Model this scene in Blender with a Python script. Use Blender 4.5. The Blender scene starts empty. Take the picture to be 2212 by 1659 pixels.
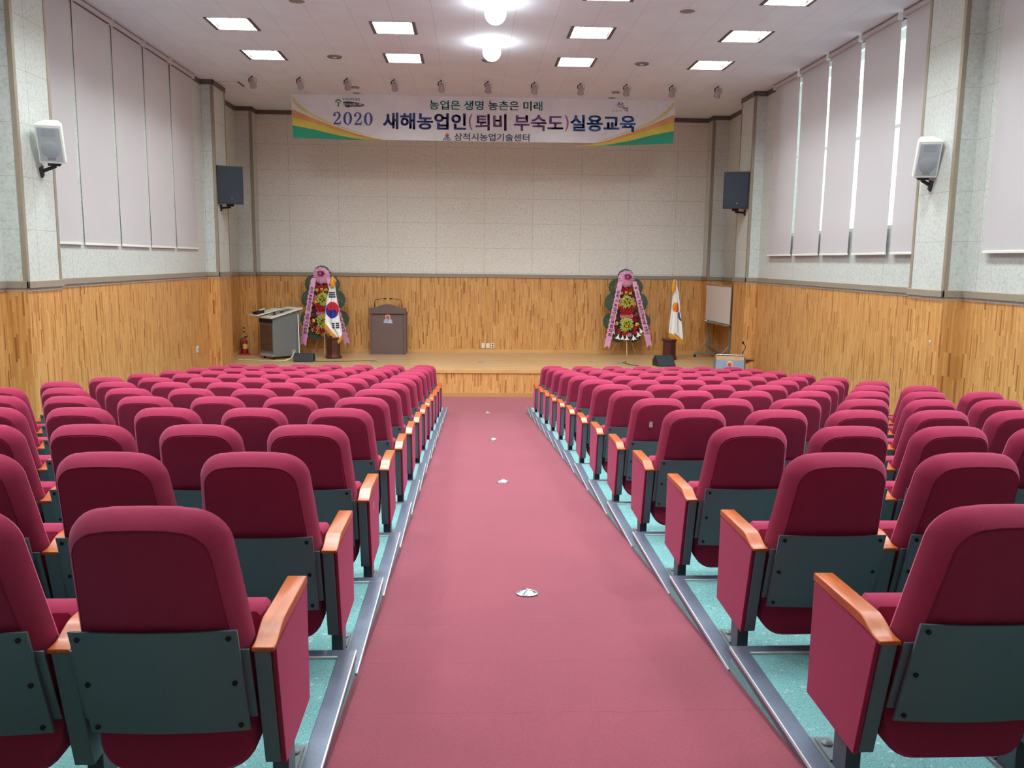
import bpy, math, random
from mathutils import Vector, Matrix
random.seed(7)
PI = math.pi
SC = bpy.context.scene
COL = SC.collection

# ---------------------------------------------------------------- camera, world, exposure
FPX, YAW, PITCH, ROLL = 1845.07, 0.0484009, -0.1437216, 0.0116882
CAM = Vector((-0.313, 0.0, 2.93))
_f = Vector((math.sin(YAW)*math.cos(PITCH), math.cos(YAW)*math.cos(PITCH), math.sin(PITCH)))
_r0 = Vector((math.cos(YAW), -math.sin(YAW), 0)); _u0 = _r0.cross(_f)
_r = _r0*math.cos(ROLL) + _u0*math.sin(ROLL); _u = -_r0*math.sin(ROLL) + _u0*math.cos(ROLL)
cam_d = bpy.data.cameras.new('camera'); cam = bpy.data.objects.new('camera', cam_d); COL.objects.link(cam)
cam_d.sensor_fit = 'HORIZONTAL'; cam_d.sensor_width = 36; cam_d.lens = FPX/2212*36
cam_d.clip_start = 0.05; cam_d.clip_end = 200
cam.matrix_world = Matrix(((_r.x, _u.x, -_f.x, CAM.x), (_r.y, _u.y, -_f.y, CAM.y), (_r.z, _u.z, -_f.z, CAM.z), (0, 0, 0, 1)))
SC.camera = cam
W = bpy.data.worlds.new('overcast_sky'); SC.world = W; W.use_nodes = True
W.node_tree.nodes['Background'].inputs[0].default_value = (0.93, 0.97, 1.0, 1)
W.node_tree.nodes['Background'].inputs[1].default_value = 2.2
SC.view_settings.view_transform = 'Standard'; SC.view_settings.look = 'None'
SC.view_settings.exposure = 0.1; SC.view_settings.gamma = 1.0; SC.view_settings.use_curve_mapping = False
SC.cycles.max_bounces = 8; SC.cycles.diffuse_bounces = 5; SC.cycles.glossy_bounces = 3
SC.cycles.sample_clamp_indirect = 6.0; SC.cycles.use_denoising = True
SC.cycles.caustics_reflective = False; SC.cycles.caustics_refractive = False
LAMP_W = 96.0          # watts of one ceiling panel
BULB_E = 24.0          # emission of one round ceiling lamp

def at(px, py, Y):     # the point at distance Y seen at a pixel of the photograph
    d = _r*((px-1106)/FPX) - _u*((py-829.5)/FPX) + _f
    return CAM + d*(Y/d.y)

# ---------------------------------------------------------------- materials
def lin(c):
    return tuple(((v/255)/12.92 if v/255 <= 0.04045 else (((v/255)+0.055)/1.055)**2.4) for v in c) + (1,)
MATS = {}
class NT:
    def __init__(s, name):
        s.m = bpy.data.materials.new(name); s.m.use_nodes = True
        s.t = s.m.node_tree; s.b = s.t.nodes['Principled BSDF']; MATS[name] = s.m
    def n(s, typ, **kw):
        o = s.t.nodes.new(typ)
        for k, v in kw.items(): setattr(o, k, v)
        return o
    def link(s, a, b): s.t.links.new(a, b)
    def math(s, op, a, b=None, c=None):
        o = s.n('ShaderNodeMath', operation=op)
        for i, v in enumerate((a, b, c)):
            if v is None: continue
            if isinstance(v, (int, float)): o.inputs[i].default_value = v
            else: s.link(v, o.inputs[i])
        return o.outputs[0]
    def mix(s, fac, a, b, blend='MIX'):
        o = s.n('ShaderNodeMix', data_type='RGBA', blend_type=blend)
        for sock, v in ((o.inputs[0], fac), (o.inputs[6], a), (o.inputs[7], b)):
            if isinstance(v, (int, float)): sock.default_value = v
            elif isinstance(v, tuple): sock.default_value = v
            else: s.link(v, sock)
        return o.outputs[2]
    def coord(s, kind='Object'):
        return s.n('ShaderNodeTexCoord').outputs[kind]
    def noise(s, scale, detail=2, vec=None, rough=0.5):
        o = s.n('ShaderNodeTexNoise'); o.inputs['Scale'].default_value = scale; o.inputs['Detail'].default_value = detail
        o.inputs['Roughness'].default_value = rough
        s.link(vec if vec is not None else s.coord(), o.inputs['Vector'])
        return o.outputs[0]
    def ramp(s, fac, stops):
        o = s.n('ShaderNodeValToRGB'); e = o.color_ramp.elements
        while len(e) < len(stops): e.new(0.5)
        for i, (p, c) in enumerate(stops): e[i].position = p; e[i].color = c
        s.link(fac, o.inputs[0]); return o.outputs[0]
    def bump(s, h, strength=0.2, dist=0.01):
        o = s.n('ShaderNodeBump'); o.inputs['Strength'].default_value = strength; o.inputs['Distance'].default_value = dist
        s.link(h, o.inputs['Height']); s.link(o.outputs[0], s.b.inputs['Normal'])

def mat(name, rgb, rough=0.6, metal=0.0, var=0.06, scale=30, sheen=0.0, sheen_tint=None, spec=0.5, bump=0.0, coat=0.0):
    n = NT(name); c = lin(rgb)
    v = n.noise(scale, 3)
    d = tuple(x*(1-var*2) for x in c[:3])+(1,); l = tuple(min(1, x*(1+var)) for x in c[:3])+(1,)
    n.link(n.ramp(v, [(0.3, d), (0.7, l)]), n.b.inputs['Base Color'])
    n.b.inputs['Roughness'].default_value = rough; n.b.inputs['Metallic'].default_value = metal
    n.b.inputs['Specular IOR Level'].default_value = spec
    n.b.inputs['Coat Weight'].default_value = coat
    if sheen:
        n.b.inputs['Sheen Weight'].default_value = sheen; n.b.inputs['Sheen Roughness'].default_value = 0.45
        n.b.inputs['Sheen Tint'].default_value = lin(sheen_tint or (255, 255, 255))
    if bump: n.bump(v, bump, 0.004)
    return n.m

def emit(name, rgb, strength):
    n = NT(name); n.b.inputs['Base Color'].default_value = lin(rgb)
    n.b.inputs['Emission Color'].default_value = lin(rgb); n.b.inputs['Emission Strength'].default_value = strength
    return n.m

def wood_strips(name, tones, width=0.024, length=0.42, rough=0.42, axis='xy_z', grain=0.35):
    """narrow finger jointed strips: each piece gets a tone of its own"""
    n = NT(name); sep = n.n('ShaderNodeSeparateXYZ'); n.link(n.coord(), sep.inputs[0])
    X, Y, Z = sep.outputs
    if axis == 'xy_z': across, along = n.math('ADD', X, Y), Z
    elif axis == 'y_x': across, along = Y, X
    elif axis == 'z_xy': across, along = n.math('ADD', Z, 0.1), n.math('ADD', X, Y)
    else: across, along = X, Y
    u = n.math('DIVIDE', across, width); iu = n.math('FLOOR', u); fu = n.math('FRACT', u)
    w1 = n.n('ShaderNodeTexWhiteNoise', noise_dimensions='1D'); n.link(iu, w1.inputs['W'])
    v = n.math('ADD', n.math('DIVIDE', along, length), n.math('MULTIPLY', w1.outputs[0], 7.3))
    iv = n.math('FLOOR', v)
    cmb = n.n('ShaderNodeCombineXYZ'); n.link(iu, cmb.inputs[0]); n.link(iv, cmb.inputs[1])
    w2 = n.n('ShaderNodeTexWhiteNoise', noise_dimensions='2D'); n.link(cmb.outputs[0], w2.inputs['Vector'])
    k = len(tones)
    col = n.ramp(w2.outputs[0], [(p, lin(c)) for p, c in tones])
    cg = n.n('ShaderNodeCombineXYZ'); n.link(n.math('MULTIPLY', across, 60), cg.inputs[0]); n.link(n.math('MULTIPLY', along, 4), cg.inputs[1])
    n.link(n.math('MULTIPLY', w2.outputs[0], 40), cg.inputs[2])
    g = n.noise(1.0, 4, cg.outputs[0], 0.6)
    col = n.mix(grain, col, n.mix(1.0, col, n.ramp(g, [(0.3, (0.55, 0.45, 0.36, 1)), (0.7, (1.15, 1.12, 1.08, 1))]), 'MULTIPLY'))
    gap = n.math('LESS_THAN', fu, 0.07)
    col = n.mix(n.math('MULTIPLY', gap, 0.3), col, lin((110, 66, 28)))
    n.link(col, n.b.inputs['Base Color']); n.b.inputs['Roughness'].default_value = rough
    return n.m

def board(name, rgb, u0=0.0, z0=0.17):
    """mineral fibre wall boards, 1.2 x 0.61 m, thin joints"""
    n = NT(name); sep = n.n('ShaderNodeSeparateXYZ'); n.link(n.coord(), sep.inputs[0])
    X, Y, Z = sep.outputs
    u = n.math('FRACT', n.math('DIVIDE', n.math('SUBTRACT', n.math('ADD', X, Y), u0), 1.2))
    v = n.math('FRACT', n.math('DIVIDE', n.math('SUBTRACT', Z, z0), 0.61))
    j = n.math('MAXIMUM', n.math('LESS_THAN', u, 0.007), n.math('LESS_THAN', v, 0.011))
    a = n.noise(26, 6, None, 0.7); b = n.noise(90, 3)
    c = lin(rgb)
    col = n.mix(1.0, n.ramp(a, [(0.34, tuple(x*0.80 for x in c[:3])+(1,)), (0.52, c), (0.75, tuple(min(1, x*1.06) for x in c[:3])+(1,))]),
                n.ramp(b, [(0.33, (0.78, 0.77, 0.74, 1)), (0.45, (1, 1, 1, 1))]), 'MULTIPLY')
    col = n.mix(n.math('MULTIPLY', j, 0.4), col, lin((96, 88, 78)))
    n.link(col, n.b.inputs['Base Color']); n.b.inputs['Roughness'].default_value = 0.9
    n.bump(a, 0.12, 0.004); n.b.inputs['Specular IOR Level'].default_value = 0.25
    return n.m

def carpet(name, c1, c2, speck=None, scale=240, sheen=0.4, tint=None, seams=False):
    n = NT(name); a = n.noise(scale, 2); b = n.noise(1.6, 3)
    col = n.ramp(a, [(0.35, lin(c1)), (0.65, lin(c2))])
    col = n.mix(0.25, col, n.mix(1.0, col, n.ramp(b, [(0.35, (0.75, 0.75, 0.75, 1)), (0.65, (1.2, 1.2, 1.2, 1))]), 'MULTIPLY'))
    if speck:
        s_ = n.noise(110, 2); s2 = n.noise(42, 2)
        col = n.mix(n.math('MULTIPLY', n.math('GREATER_THAN', s_, 0.62), 0.45), col, lin(speck))
        col = n.mix(n.math('MULTIPLY', n.math('GREATER_THAN', s2, 0.66), 0.3), col, lin((225, 235, 230)))
    if seams:
        sep = n.n('ShaderNodeSeparateXYZ'); n.link(n.coord(), sep.inputs[0])
        wob = n.noise(6, 3)
        yy = n.math('ADD', sep.outputs[1], n.math('MULTIPLY', wob, 0.05))
        fr = n.math('FRACT', n.math('DIVIDE', yy, 0.5))
        col = n.mix(n.math('MULTIPLY', n.math('LESS_THAN', fr, 0.012), n.math('MULTIPLY', n.noise(9, 2), 0.8)), col, lin((90, 20, 34)))
    n.link(col, n.b.inputs['Base Color']); n.b.inputs['Roughness'].default_value = 0.95
    n.b.inputs['Specular IOR Level'].default_value = 0.15
    n.b.inputs['Sheen Weight'].default_value = sheen; n.b.inputs['Sheen Roughness'].default_value = 0.5
    n.b.inputs['Sheen Tint'].default_value = lin(tint or (255, 200, 215))
    n.bump(a, 0.35, 0.003)
    return n.m

M_FABRIC = mat('crimson_fabric', (147, 44, 74), 0.95, 0, 0.10, 420, 0.42, (255, 150, 190), 0.15, 0.15)
M_SLATE = mat('slate_painted_steel', (92, 110, 116), 0.5, 0, 0.04, 200, spec=0.4)
M_SCREW = mat('black_screw', (24, 26, 28), 0.35, 0.6, 0.02, 40)
M_ARM = NT('varnished_orange_wood')
def _arm():
    n = M_ARM; sep = n.n('ShaderNodeMapping'); sep.inputs['Scale'].default_value = (60, 5, 60); n.link(n.coord(), sep.inputs[0])
    g = n.noise(1.0, 4, sep.outputs[0], 0.6)
    n.link(n.ramp(g, [(0.3, lin((158, 70, 18))), (0.7, lin((188, 92, 28)))]), n.b.inputs['Base Color'])
    n.b.inputs['Specular IOR Level'].default_value = 0.35; n.b.inputs['Roughness'].default_value = 0.32; n.b.inputs['Coat Weight'].default_value = 0.14; n.b.inputs['Coat Roughness'].default_value = 0.22
_arm(); M_ARM = M_ARM.m
M_LEG = mat('dark_leg_steel', (70, 74, 84), 0.35, 0.4, 0.03, 60)
M_FOOT = mat('dull_grey_cast_foot', (124, 132, 138), 0.5, 0.25, 0.03, 60)
M_CHROME = mat('brushed_chrome', (190, 192, 196), 0.25, 0.9, 0.03, 60)
M_ALU = mat('anodised_aluminium_nosing', (104, 112, 132), 0.42, 0.35, 0.05, 80)
M_ALU_EDGE = mat('bright_aluminium_edge', (214, 220, 224), 0.35, 0.3, 0.03, 80)
M_AISLE = carpet('crimson_aisle_carpet', (114, 44, 60), (138, 62, 79), None, 260, 0.5, (255, 205, 215), True)
M_TEAL = carpet('teal_tier_carpet', (96, 148, 150), (130, 178, 180), (44, 96, 102), 200, 0.15, (220, 255, 250))
M_WOOD = wood_strips('pine_strip_wainscot', [(0.0, (150, 94, 46)), (0.06, (176, 120, 64)), (0.16, (200, 145, 84)), (0.5, (208, 155, 93)), (0.86, (218, 170, 108)), (1.0, (194, 136, 78))], 0.024, 0.30, 0.42, 'xy_z', 0.22)
M_STAGE = wood_strips('pale_stage_boards', [(0.0, (196, 160, 116)), (0.5, (208, 174, 130)), (1.0, (216, 184, 140))], 0.075, 0.9, 0.32, 'y_x', 0.25)
M_PINE = wood_strips('pine_trim_board', [(0.0, (206, 158, 98)), (1.0, (216, 172, 112))], 4.0, 2.4, 0.45, 'z_xy', 0.2)
M_BOARD = board('grey_fibre_wall_board', (206, 212, 208), 0.35)
M_BOARD_BACK = board('beige_fibre_wall_board', (234, 234, 228), 21.65)
M_TRIM = mat('taupe_trim', (150, 139, 124), 0.55, 0, 0.03, 20)
M_CORNICE = mat('dark_taupe_cornice', (104, 94, 90), 0.6, 0, 0.03, 20)
M_DARK = mat('dark_plastic', (34, 40, 48), 0.55, 0, 0.05, 150)
M_BLACK = mat('black_rubber', (22, 22, 24), 0.6, 0, 0.05, 80)
M_WHITE = mat('white_plastic', (236, 236, 232), 0.45, 0, 0.02, 30)

def ceiling_mat():
    n = NT('painted_ceiling'); sep = n.n('ShaderNodeSeparateXYZ'); n.link(n.coord(), sep.inputs[0])
    fr = n.math('FRACT', n.math('DIVIDE', n.math('ADD', sep.outputs[0], 60.3), 0.6))
    j = n.math('LESS_THAN', fr, 0.012)
    col = n.ramp(n.noise(2.0, 3), [(0.3, lin((228, 236, 246))), (0.7, lin((234, 242, 252)))])
    n.link(n.mix(n.math('MULTIPLY', j, 0.35), col, lin((150, 140, 142))), n.b.inputs['Base Color'])
    n.b.inputs['Roughness'].default_value = 0.85; n.b.inputs['Specular IOR Level'].default_value = 0.2
    return n.m
M_CEIL = ceiling_mat()

def blind_mat(name, rgb, trans):
    n = NT(name); wv = n.n('ShaderNodeMapping'); wv.inputs['Scale'].default_value = (400, 400, 40); n.link(n.coord(), wv.inputs[0])
    g = n.noise(1.0, 2, wv.outputs[0])
    c = lin(rgb); col = n.ramp(g, [(0.3, tuple(x*0.93 for x in c[:3])+(1,)), (0.7, c)])
    n.link(col, n.b.inputs['Base Color']); n.b.inputs['Roughness'].default_value = 0.85; n.b.inputs['Specular IOR Level'].default_value = 0.2
    tr = n.n('ShaderNodeBsdfTranslucent'); n.link(col, tr.inputs[0])
    mx = n.n('ShaderNodeMixShader'); mx.inputs[0].default_value = trans
    n.link(n.b.outputs[0], mx.inputs[1]); n.link(tr.outputs[0], mx.inputs[2])
    n.link(mx.outputs[0], n.t.nodes['Material Output'].inputs['Surface'])
    return n.m
M_BLIND = blind_mat('mauve_roller_blind_cloth', (222, 219, 222), 0.22)

def glass_mat():
    n = NT('window_glass'); g = n.n('ShaderNodeBsdfGlossy'); g.inputs['Roughness'].default_value = 0.02
    t = n.n('ShaderNodeBsdfTransparent'); t.inputs[0].default_value = (0.93, 0.97, 0.96, 1)
    mx = n.n('ShaderNodeMixShader'); mx.inputs[0].default_value = 0.07; n.link(t.outputs[0], mx.inputs[1]); n.link(g.outputs[0], mx.inputs[2])
    n.link(mx.outputs[0], n.t.nodes['Material Output'].inputs['Surface'])
    return n.m
M_GLASS = glass_mat()

# ---------------------------------------------------------------- mesh helpers
class MB:
    """collects shapes; build() links them as ONE mesh object"""
    def __init__(s): s.v = []; s.f = []; s.mi = []; s.cur = 0
    def slot(s, i): s.cur = i; return s
    def add(s, vs, fs):
        o = len(s.v); s.v += [tuple(p) for p in vs]
        for q in fs: s.f.append(tuple(o+i for i in q)); s.mi.append(s.cur)
        return s
    def box(s, x0, x1, y0, y1, z0, z1):
        return s.add([(x, y, z) for z in (z0, z1) for y in (y0, y1) for x in (x0, x1)],
                     [(0, 2, 3, 1), (4, 5, 7, 6), (0, 1, 5, 4), (2, 6, 7, 3), (0, 4, 6, 2), (1, 3, 7, 5)])
    def prism(s, a, b):
        """a, b: matching polygon loops (front and back)"""
        n = len(a)
        return s.add(list(a)+list(b), [tuple(range(n))[::-1], tuple(range(n, 2*n))] + [(i, (i+1) % n, n+(i+1) % n, n+i) for i in range(n)])
    def loft(s, rings, cap=True, closed=True):
        n = len(rings[0]); vs = [p for r in rings for p in r]; fs = []
        for k in range(len(rings)-1):
            for i in range(n if closed else n-1):
                j = (i+1) % n; fs.append((k*n+i, k*n+j, (k+1)*n+j, (k+1)*n+i))
        if cap: fs += [tuple(range(n))[::-1], tuple(range((len(rings)-1)*n, len(rings)*n))]
        return s.add(vs, fs)
    def lathe(s, prof, c, seg=20, axis='z', cap=True):
        rings = []
        for r, h in prof:
            ring = []
            for i in range(seg):
                t = 2*PI*i/seg; a, b = r*math.cos(t), r*math.sin(t)
                ring.append({'z': (c[0]+a, c[1]+b, c[2]+h), 'y': (c[0]+a, c[1]+h, c[2]-b), 'x': (c[0]+h, c[1]+a, c[2]+b)}[axis])
            rings.append(ring)
        return s.loft(rings, cap)
    def tube(s, pts, r, seg=8):
        pts = [Vector(p) for p in pts]; rings = []; n = len(pts)
        t0 = (pts[1]-pts[0]).normalized(); ref = Vector((0, 0, 1)) if abs(t0.z) < 0.9 else Vector((1, 0, 0))
        nx = t0.cross(ref).normalized()
        for i, p in enumerate(pts):
            t = (pts[min(i+1, n-1)]-pts[max(i-1, 0)]).normalized()
            nx = (nx - t*nx.dot(t)).normalized(); ny = t.cross(nx)
            rr = r[i] if isinstance(r, (list, tuple)) else r
            rings.append([p + (nx*math.cos(2*PI*k/seg)+ny*math.sin(2*PI*k/seg))*rr for k in range(seg)])
        return s.loft(rings)
    def build(s, name, m, parent=None, smooth=None, bevel=0, seg=2, loc=None):
        me = bpy.data.meshes.new(name); me.from_pydata(s.v, [], s.f)
        for k in (m if isinstance(m, (list, tuple)) else [m]): me.materials.append(k)
        me.polygons.foreach_set('material_index', s.mi)
        o = bpy.data.objects.new(name, me); COL.objects.link(o)
        if smooth is not None:
            me.polygons.foreach_set('use_smooth', [True]*len(me.polygons))
            me.set_sharp_from_angle(angle=math.radians(smooth))
        me.update()
        if bevel:
            md = o.modifiers.new('bevel', 'BEVEL'); md.width = bevel; md.segments = seg; md.limit_method = 'ANGLE'; md.angle_limit = math.radians(35)
            md.harden_normals = False
            if smooth is None:
                me.polygons.foreach_set('use_smooth', [True]*len(me.polygons)); me.set_sharp_from_angle(angle=math.radians(40))
        if parent: o.parent = parent
        if loc is not None: o.location = loc
        return o

def tag(o, label, cat, group=None):
    o['label'] = label; o['category'] = cat
    if group: o['group'] = group
    return o
def thing(name, label, cat, loc=(0, 0, 0), rz=0.0, group=None):
    o = bpy.data.objects.new(name, None); o.empty_display_size = 0.1; COL.objects.link(o)
    o.location = loc; o.rotation_euler = (0, 0, rz); return tag(o, label, cat, group)
def struct(o): o['kind'] = 'structure'; return o
def kids(o): return [c for c in bpy.data.objects if c.parent == o]
def arc(c, r, a0, a1, n): return [(c[0]+r*math.cos(a0+(a1-a0)*i/n), c[1]+r*math.sin(a0+(a1-a0)*i/n)) for i in range(n+1)]

_dg_dirty = [0]
def glyphs(body, offset=0.0):
    """outline mesh of a string in the built-in font: vertices (u, v) and faces"""
    cu = bpy.data.curves.new('t', 'FONT'); cu.body = body; cu.offset = offset; cu.resolution_u = 3
    o = bpy.data.objects.new('t', cu); COL.objects.link(o)
    dg = bpy.context.evaluated_depsgraph_get(); me = bpy.data.meshes.new_from_object(o.evaluated_get(dg))
    vs = [tuple(v.co)[:2] for v in me.vertices]; fs = [tuple(p.vertices) for p in me.polygons]
    bpy.data.objects.remove(o); bpy.data.curves.remove(cu); bpy.data.meshes.remove(me)
    return vs, fs
def fit(body, box, frame, offset=0.02, rot=0.0):
    """text stretched into box (u0, u1, v0, v1) on the plane frame(u, v) -> point"""
    vs, fs = glyphs(body, offset)
    us = [p[0] for p in vs]; ws = [p[1] for p in vs]; u0, u1, v0, v1 = box
    a, b = min(us), max(us); c, d = min(ws), max(ws)
    return [frame(u0+(p[0]-a)/(b-a)*(u1-u0), v0+(p[1]-c)/(d-c)*(v1-v0)) for p in vs], fs

# ---------------------------------------------------------------- room shell
ZC = 6.46; ZW = 2.50; YB = 21.65; Y_NEAR = -2.5; XW = 5.80; XP = 5.545; XS = 5.94; XO = 6.3
ROWS = 13; ROW_D = 1.08; ARM_Y0 = 2.2365; TIER_Y0 = 3.355; DROP = 1.325/13
def tier_z(i): return 1.325 - DROP*(i-1)            # i = 1 is the row nearest the camera
def tier_front(i): return TIER_Y0 + ROW_D*(i-1)
def ramp_z(y): return max(0.0, tier_z(2) - DROP/ROW_D*(y-TIER_Y0))
Y_ST = 18.28; Z_ST = 0.597
PLAN = [(XW, Y_NEAR), (XW, 10.40), (XP, 10.40), (XP, 11.25), (XW, 11.25), (XW, 18.13), (XP, 18.13), (XP, 18.98), (XS, 18.98), (XS, 21.20), (XP, 21.20), (XP, YB+0.2)]
def wall_layer(b, s, path, z0, z1, slot):
    loop = path + [(XO, path[-1][1]), (XO, path[0][1])]
    if s < 0: loop = loop[::-1]
    b.slot(slot).prism([(s*x, y, z0) for x, y in loop], [(s*x, y, z1) for x, y in loop])
WIN_Y0, WIN_Y1, WIN_Z0, WIN_Z1 = 11.42, 17.1, 3.45, 6.36
NW0, NW1 = 8.8, 9.8
for s, nm in ((-1, 'wall_left'), (1, 'wall_right')):
    b = MB(); wall_layer(b, s, PLAN, -0.2, ZW, 0)
    if s < 0: wall_layer(b, s, PLAN, ZW, ZC+0.2, 1)
    else:
        wall_layer(b, s, PLAN, ZW, WIN_Z0, 1); wall_layer(b, s, PLAN, WIN_Z1, ZC+0.2, 1)
        wall_layer(b, s, [(XW, Y_NEAR), (XW, NW0)], WIN_Z0, WIN_Z1, 1)
        wall_layer(b, s, [(XW, NW1), (XW, 10.40), (XP, 10.40), (XP, 11.25), (XW, 11.25), (XW, WIN_Y0)], WIN_Z0, WIN_Z1, 1)
        wall_layer(b, s, [(XW, WIN_Y1), (XW, 18.13), (XP, 18.13), (XP, 18.98), (XS, 18.98), (XS, 21.20), (XP, 21.20), (XP, YB+0.2)], WIN_Z0, WIN_Z1, 1)
    struct(b.build(nm, [M_WOOD, M_BOARD]))
b = MB().box(-XO, XO, YB, YB+0.2, -0.2, 2.49); b.slot(1).box(-XO, XO, YB, YB+0.2, 2.49, ZC+0.2)
struct(b.build('wall_back', [M_WOOD, M_BOARD_BACK]))
b = MB().box(-XO, XO, Y_NEAR-0.2, Y_NEAR, -0.2, ZW); b.slot(1).box(-XO, XO, Y_NEAR-0.2, Y_NEAR, ZW, ZC+0.2)
struct(b.build('wall_front', [M_WOOD, M_BOARD_BACK]))
# windows behind the right hand blinds
for k, (y0, y1) in enumerate(((WIN_Y0, WIN_Y1), (NW0, NW1))):
    b = MB(); n = 4
    b.box(XW+0.05, XW+0.12, y0, y1, WIN_Z0, WIN_Z0+0.06); b.box(XW+0.05, XW+0.12, y0, y1, WIN_Z1-0.06, WIN_Z1)
    b.box(XW+0.05, XW+0.12, y0, y1, 4.9, 4.95)
    for i in range(n+1):
        y = y0 + (y1-y0)*i/n; b.box(XW+0.05, XW+0.12, max(y0, y-0.03), min(y1, y+0.03), WIN_Z0+0.06, WIN_Z1-0.06)
    w = struct(b.build('window_%d' % (k+1), M_WHITE))
    MB().box(XW+0.08, XW+0.086, y0+0.03, y1-0.03, WIN_Z0+0.05, WIN_Z1-0.05).build('pane', M_GLASS, w)
# trims: wainscot rail, corner beads, cornice
tn = [0]
def trim(b, m, bevel=0.006):
    tn[0] += 1; return struct(b.build('trim_%d' % tn[0], m, bevel=bevel))
def rail(b, s, path, z0, z1, d):
    """rail standing d proud of the wall along a plan polyline"""
    for (xa, ya), (xb, yb) in zip(path, path[1:]):
        if abs(xa-xb) < 1e-6: b.box(min(s*xa, s*(xa-d)), max(s*xa, s*(xa-d)), ya-(d if True else 0), yb, z0, z1)
        else:
            f = -1 if xb < xa else 1           # step towards or away from the room
            ys = (ya-d, ya) if f < 0 else (ya, ya+d)
            if f < 0: b.box(min(s*xa, s*(xb-d)), max(s*xa, s*(xb-d)), ys[0], ys[1], z0, z1)
            else: b.box(min(s*(xa-d), s*xb), max(s*(xa-d), s*xb), ys[0], ys[1], z0, z1)
for s in (-1, 1):
    b = MB(); rail(b, s, PLAN[:8], 2.535, 2.622, 0.03); trim(b, M_TRIM)
    b = MB(); rail(b, s, PLAN[7:], 2.488, 2.582, 0.025); trim(b, M_TRIM)
    b = MB()
    for (x, y0, y1) in ((XP, 10.395, 10.455), (XP, 11.195, 11.255), (XP, 18.125, 18.19), (XP, 18.93, 18.985)):
        b.box(min(s*(x-0.008), s*(x+0.05)), max(s*(x-0.008), s*(x+0.05)), y0, y1, 2.62, ZC)
    b.box(min(s*(XP-0.008), s*(XP+0.06)), max(s*(XP-0.008), s*(XP+0.06)), 21.19, 21.25, 2.58, ZC)
    trim(b, M_TRIM, 0.004)
    b = MB(); rail(b, s, PLAN[4:], ZC-0.10, ZC, 0.02); trim(b, M_CORNICE, 0.004)
b = MB().box(-XP, XP, YB-0.025, YB, 2.488, 2.582); trim(b, M_TRIM)
b = MB().box(-XP, XP, YB-0.03, YB, ZC-0.10, ZC); trim(b, M_CORNICE)
# ceiling with openings for the light panels
LX = (-3.98, -1.53, 1.53, 3.98); LY = [15.92-2.01*k for k in range(7)]; LHX, LHY = 0.335, 0.345
xs = sorted([-XO, XO]+[x+d for x in LX for d in (-LHX, LHX)]); ys = sorted([Y_NEAR-0.2, YB+0.2]+[y+d for y in LY for d in (-LHY, LHY)])
b = MB()
for i in range(len(xs)-1):
    for j in range(len(ys)-1):
        cx, cy = (xs[i]+xs[i+1])/2, (ys[j]+ys[j+1])/2
        if any(abs(cx-x) < LHX for x in LX) and any(abs(cy-y) < LHY for y in LY): continue
        b.add([(xs[i], ys[j], ZC), (xs[i], ys[j+1], ZC), (xs[i+1], ys[j+1], ZC), (xs[i+1], ys[j], ZC)], [(0, 1, 2, 3)])
b.box(-XO, XO, Y_NEAR-0.2, YB+0.2, ZC+0.2, ZC+0.4)
struct(b.build('ceiling', M_CEIL))
# floor: sloping aisle and the level strip before the stage
yr = tier_front(13)
b = MB(); pr = [(Y_NEAR, ramp_z(Y_NEAR)), (yr, 0.0), (Y_ST+0.05, 0.0), (Y_ST+0.05, -0.2), (Y_NEAR, -0.2)]
b.prism([(-0.787, y, z) for y, z in pr], [(0.787, y, z) for y, z in pr])
for s in (-1, 1): b.box(min(s*0.787, s*XO), max(s*0.787, s*XO), yr, Y_ST+0.05, -0.2, 0.0)
struct(b.build('floor', M_AISLE))
# stepped tiers with aluminium nosings
EX = 0.787
for s in (-1, 1):
    for i in range(1, ROWS+1):
        y0 = Y_NEAR if i == 1 else tier_front(i-1); y1 = tier_front(i); z = tier_z(i)
        X = lambda a, c: (min(s*a, s*c), max(s*a, s*c))
        t = MB().box(*X(EX, XW+0.1), y0, y1, -0.2, z).build('floor_tier', M_TEAL); struct(t)
        b = MB().box(*X(EX-0.004, XW), y1-0.052, y1+0.006, z, z+0.006); b.box(*X(EX-0.004, XW), y1, y1+0.006, z-0.03, z)
        b.box(*X(EX-0.006, EX+0.062), y0, y1-0.052, z, z+0.006); b.box(*X(EX-0.006, EX), y0, y1, z-0.03, z)
        struct(b.build('nosing', M_ALU, t, bevel=0.002))
        b = MB().box(*X(EX+0.062, XW), y1-0.064, y1-0.052, z, z+0.007); b.box(*X(EX-0.009, EX-0.004), y0, y1, z-0.004, z+0.008)
        struct(b.build('nosing_edge', M_ALU_EDGE, t))
# stage
b = MB().box(-XS, XS, Y_ST+0.7, YB+0.1, -0.2, Z_ST); b.box(-XP, XP, Y_ST, Y_ST+0.7, -0.2, Z_ST)
stage = struct(b.build('floor_stage', M_STAGE))
struct(MB().box(-XP, XP, Y_ST-0.012, Y_ST, 0.0, Z_ST-0.085).build('stage_front', M_WOOD, stage))
struct(MB().box(-XP, XP, Y_ST-0.035, Y_ST+0.02, Z_ST-0.085, Z_ST+0.002).build('stage_nosing', M_PINE, stage, bevel=0.006))
b = MB().box(-XP, XP, Y_ST-0.03, Y_ST-0.012, 0.0, 0.088); o = struct(b.build('baseboard_front', M_PINE))
b = MB().box(-XP, XP, YB-0.02, YB, Z_ST, Z_ST+0.083)
for s in (-1, 1): b.box(min(s*XS, s*(XS-0.02)), max(s*XS, s*(XS-0.02)), 19.0, 21.2, Z_ST, Z_ST+0.083)
struct(b.build('baseboard_back', M_PINE))

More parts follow.
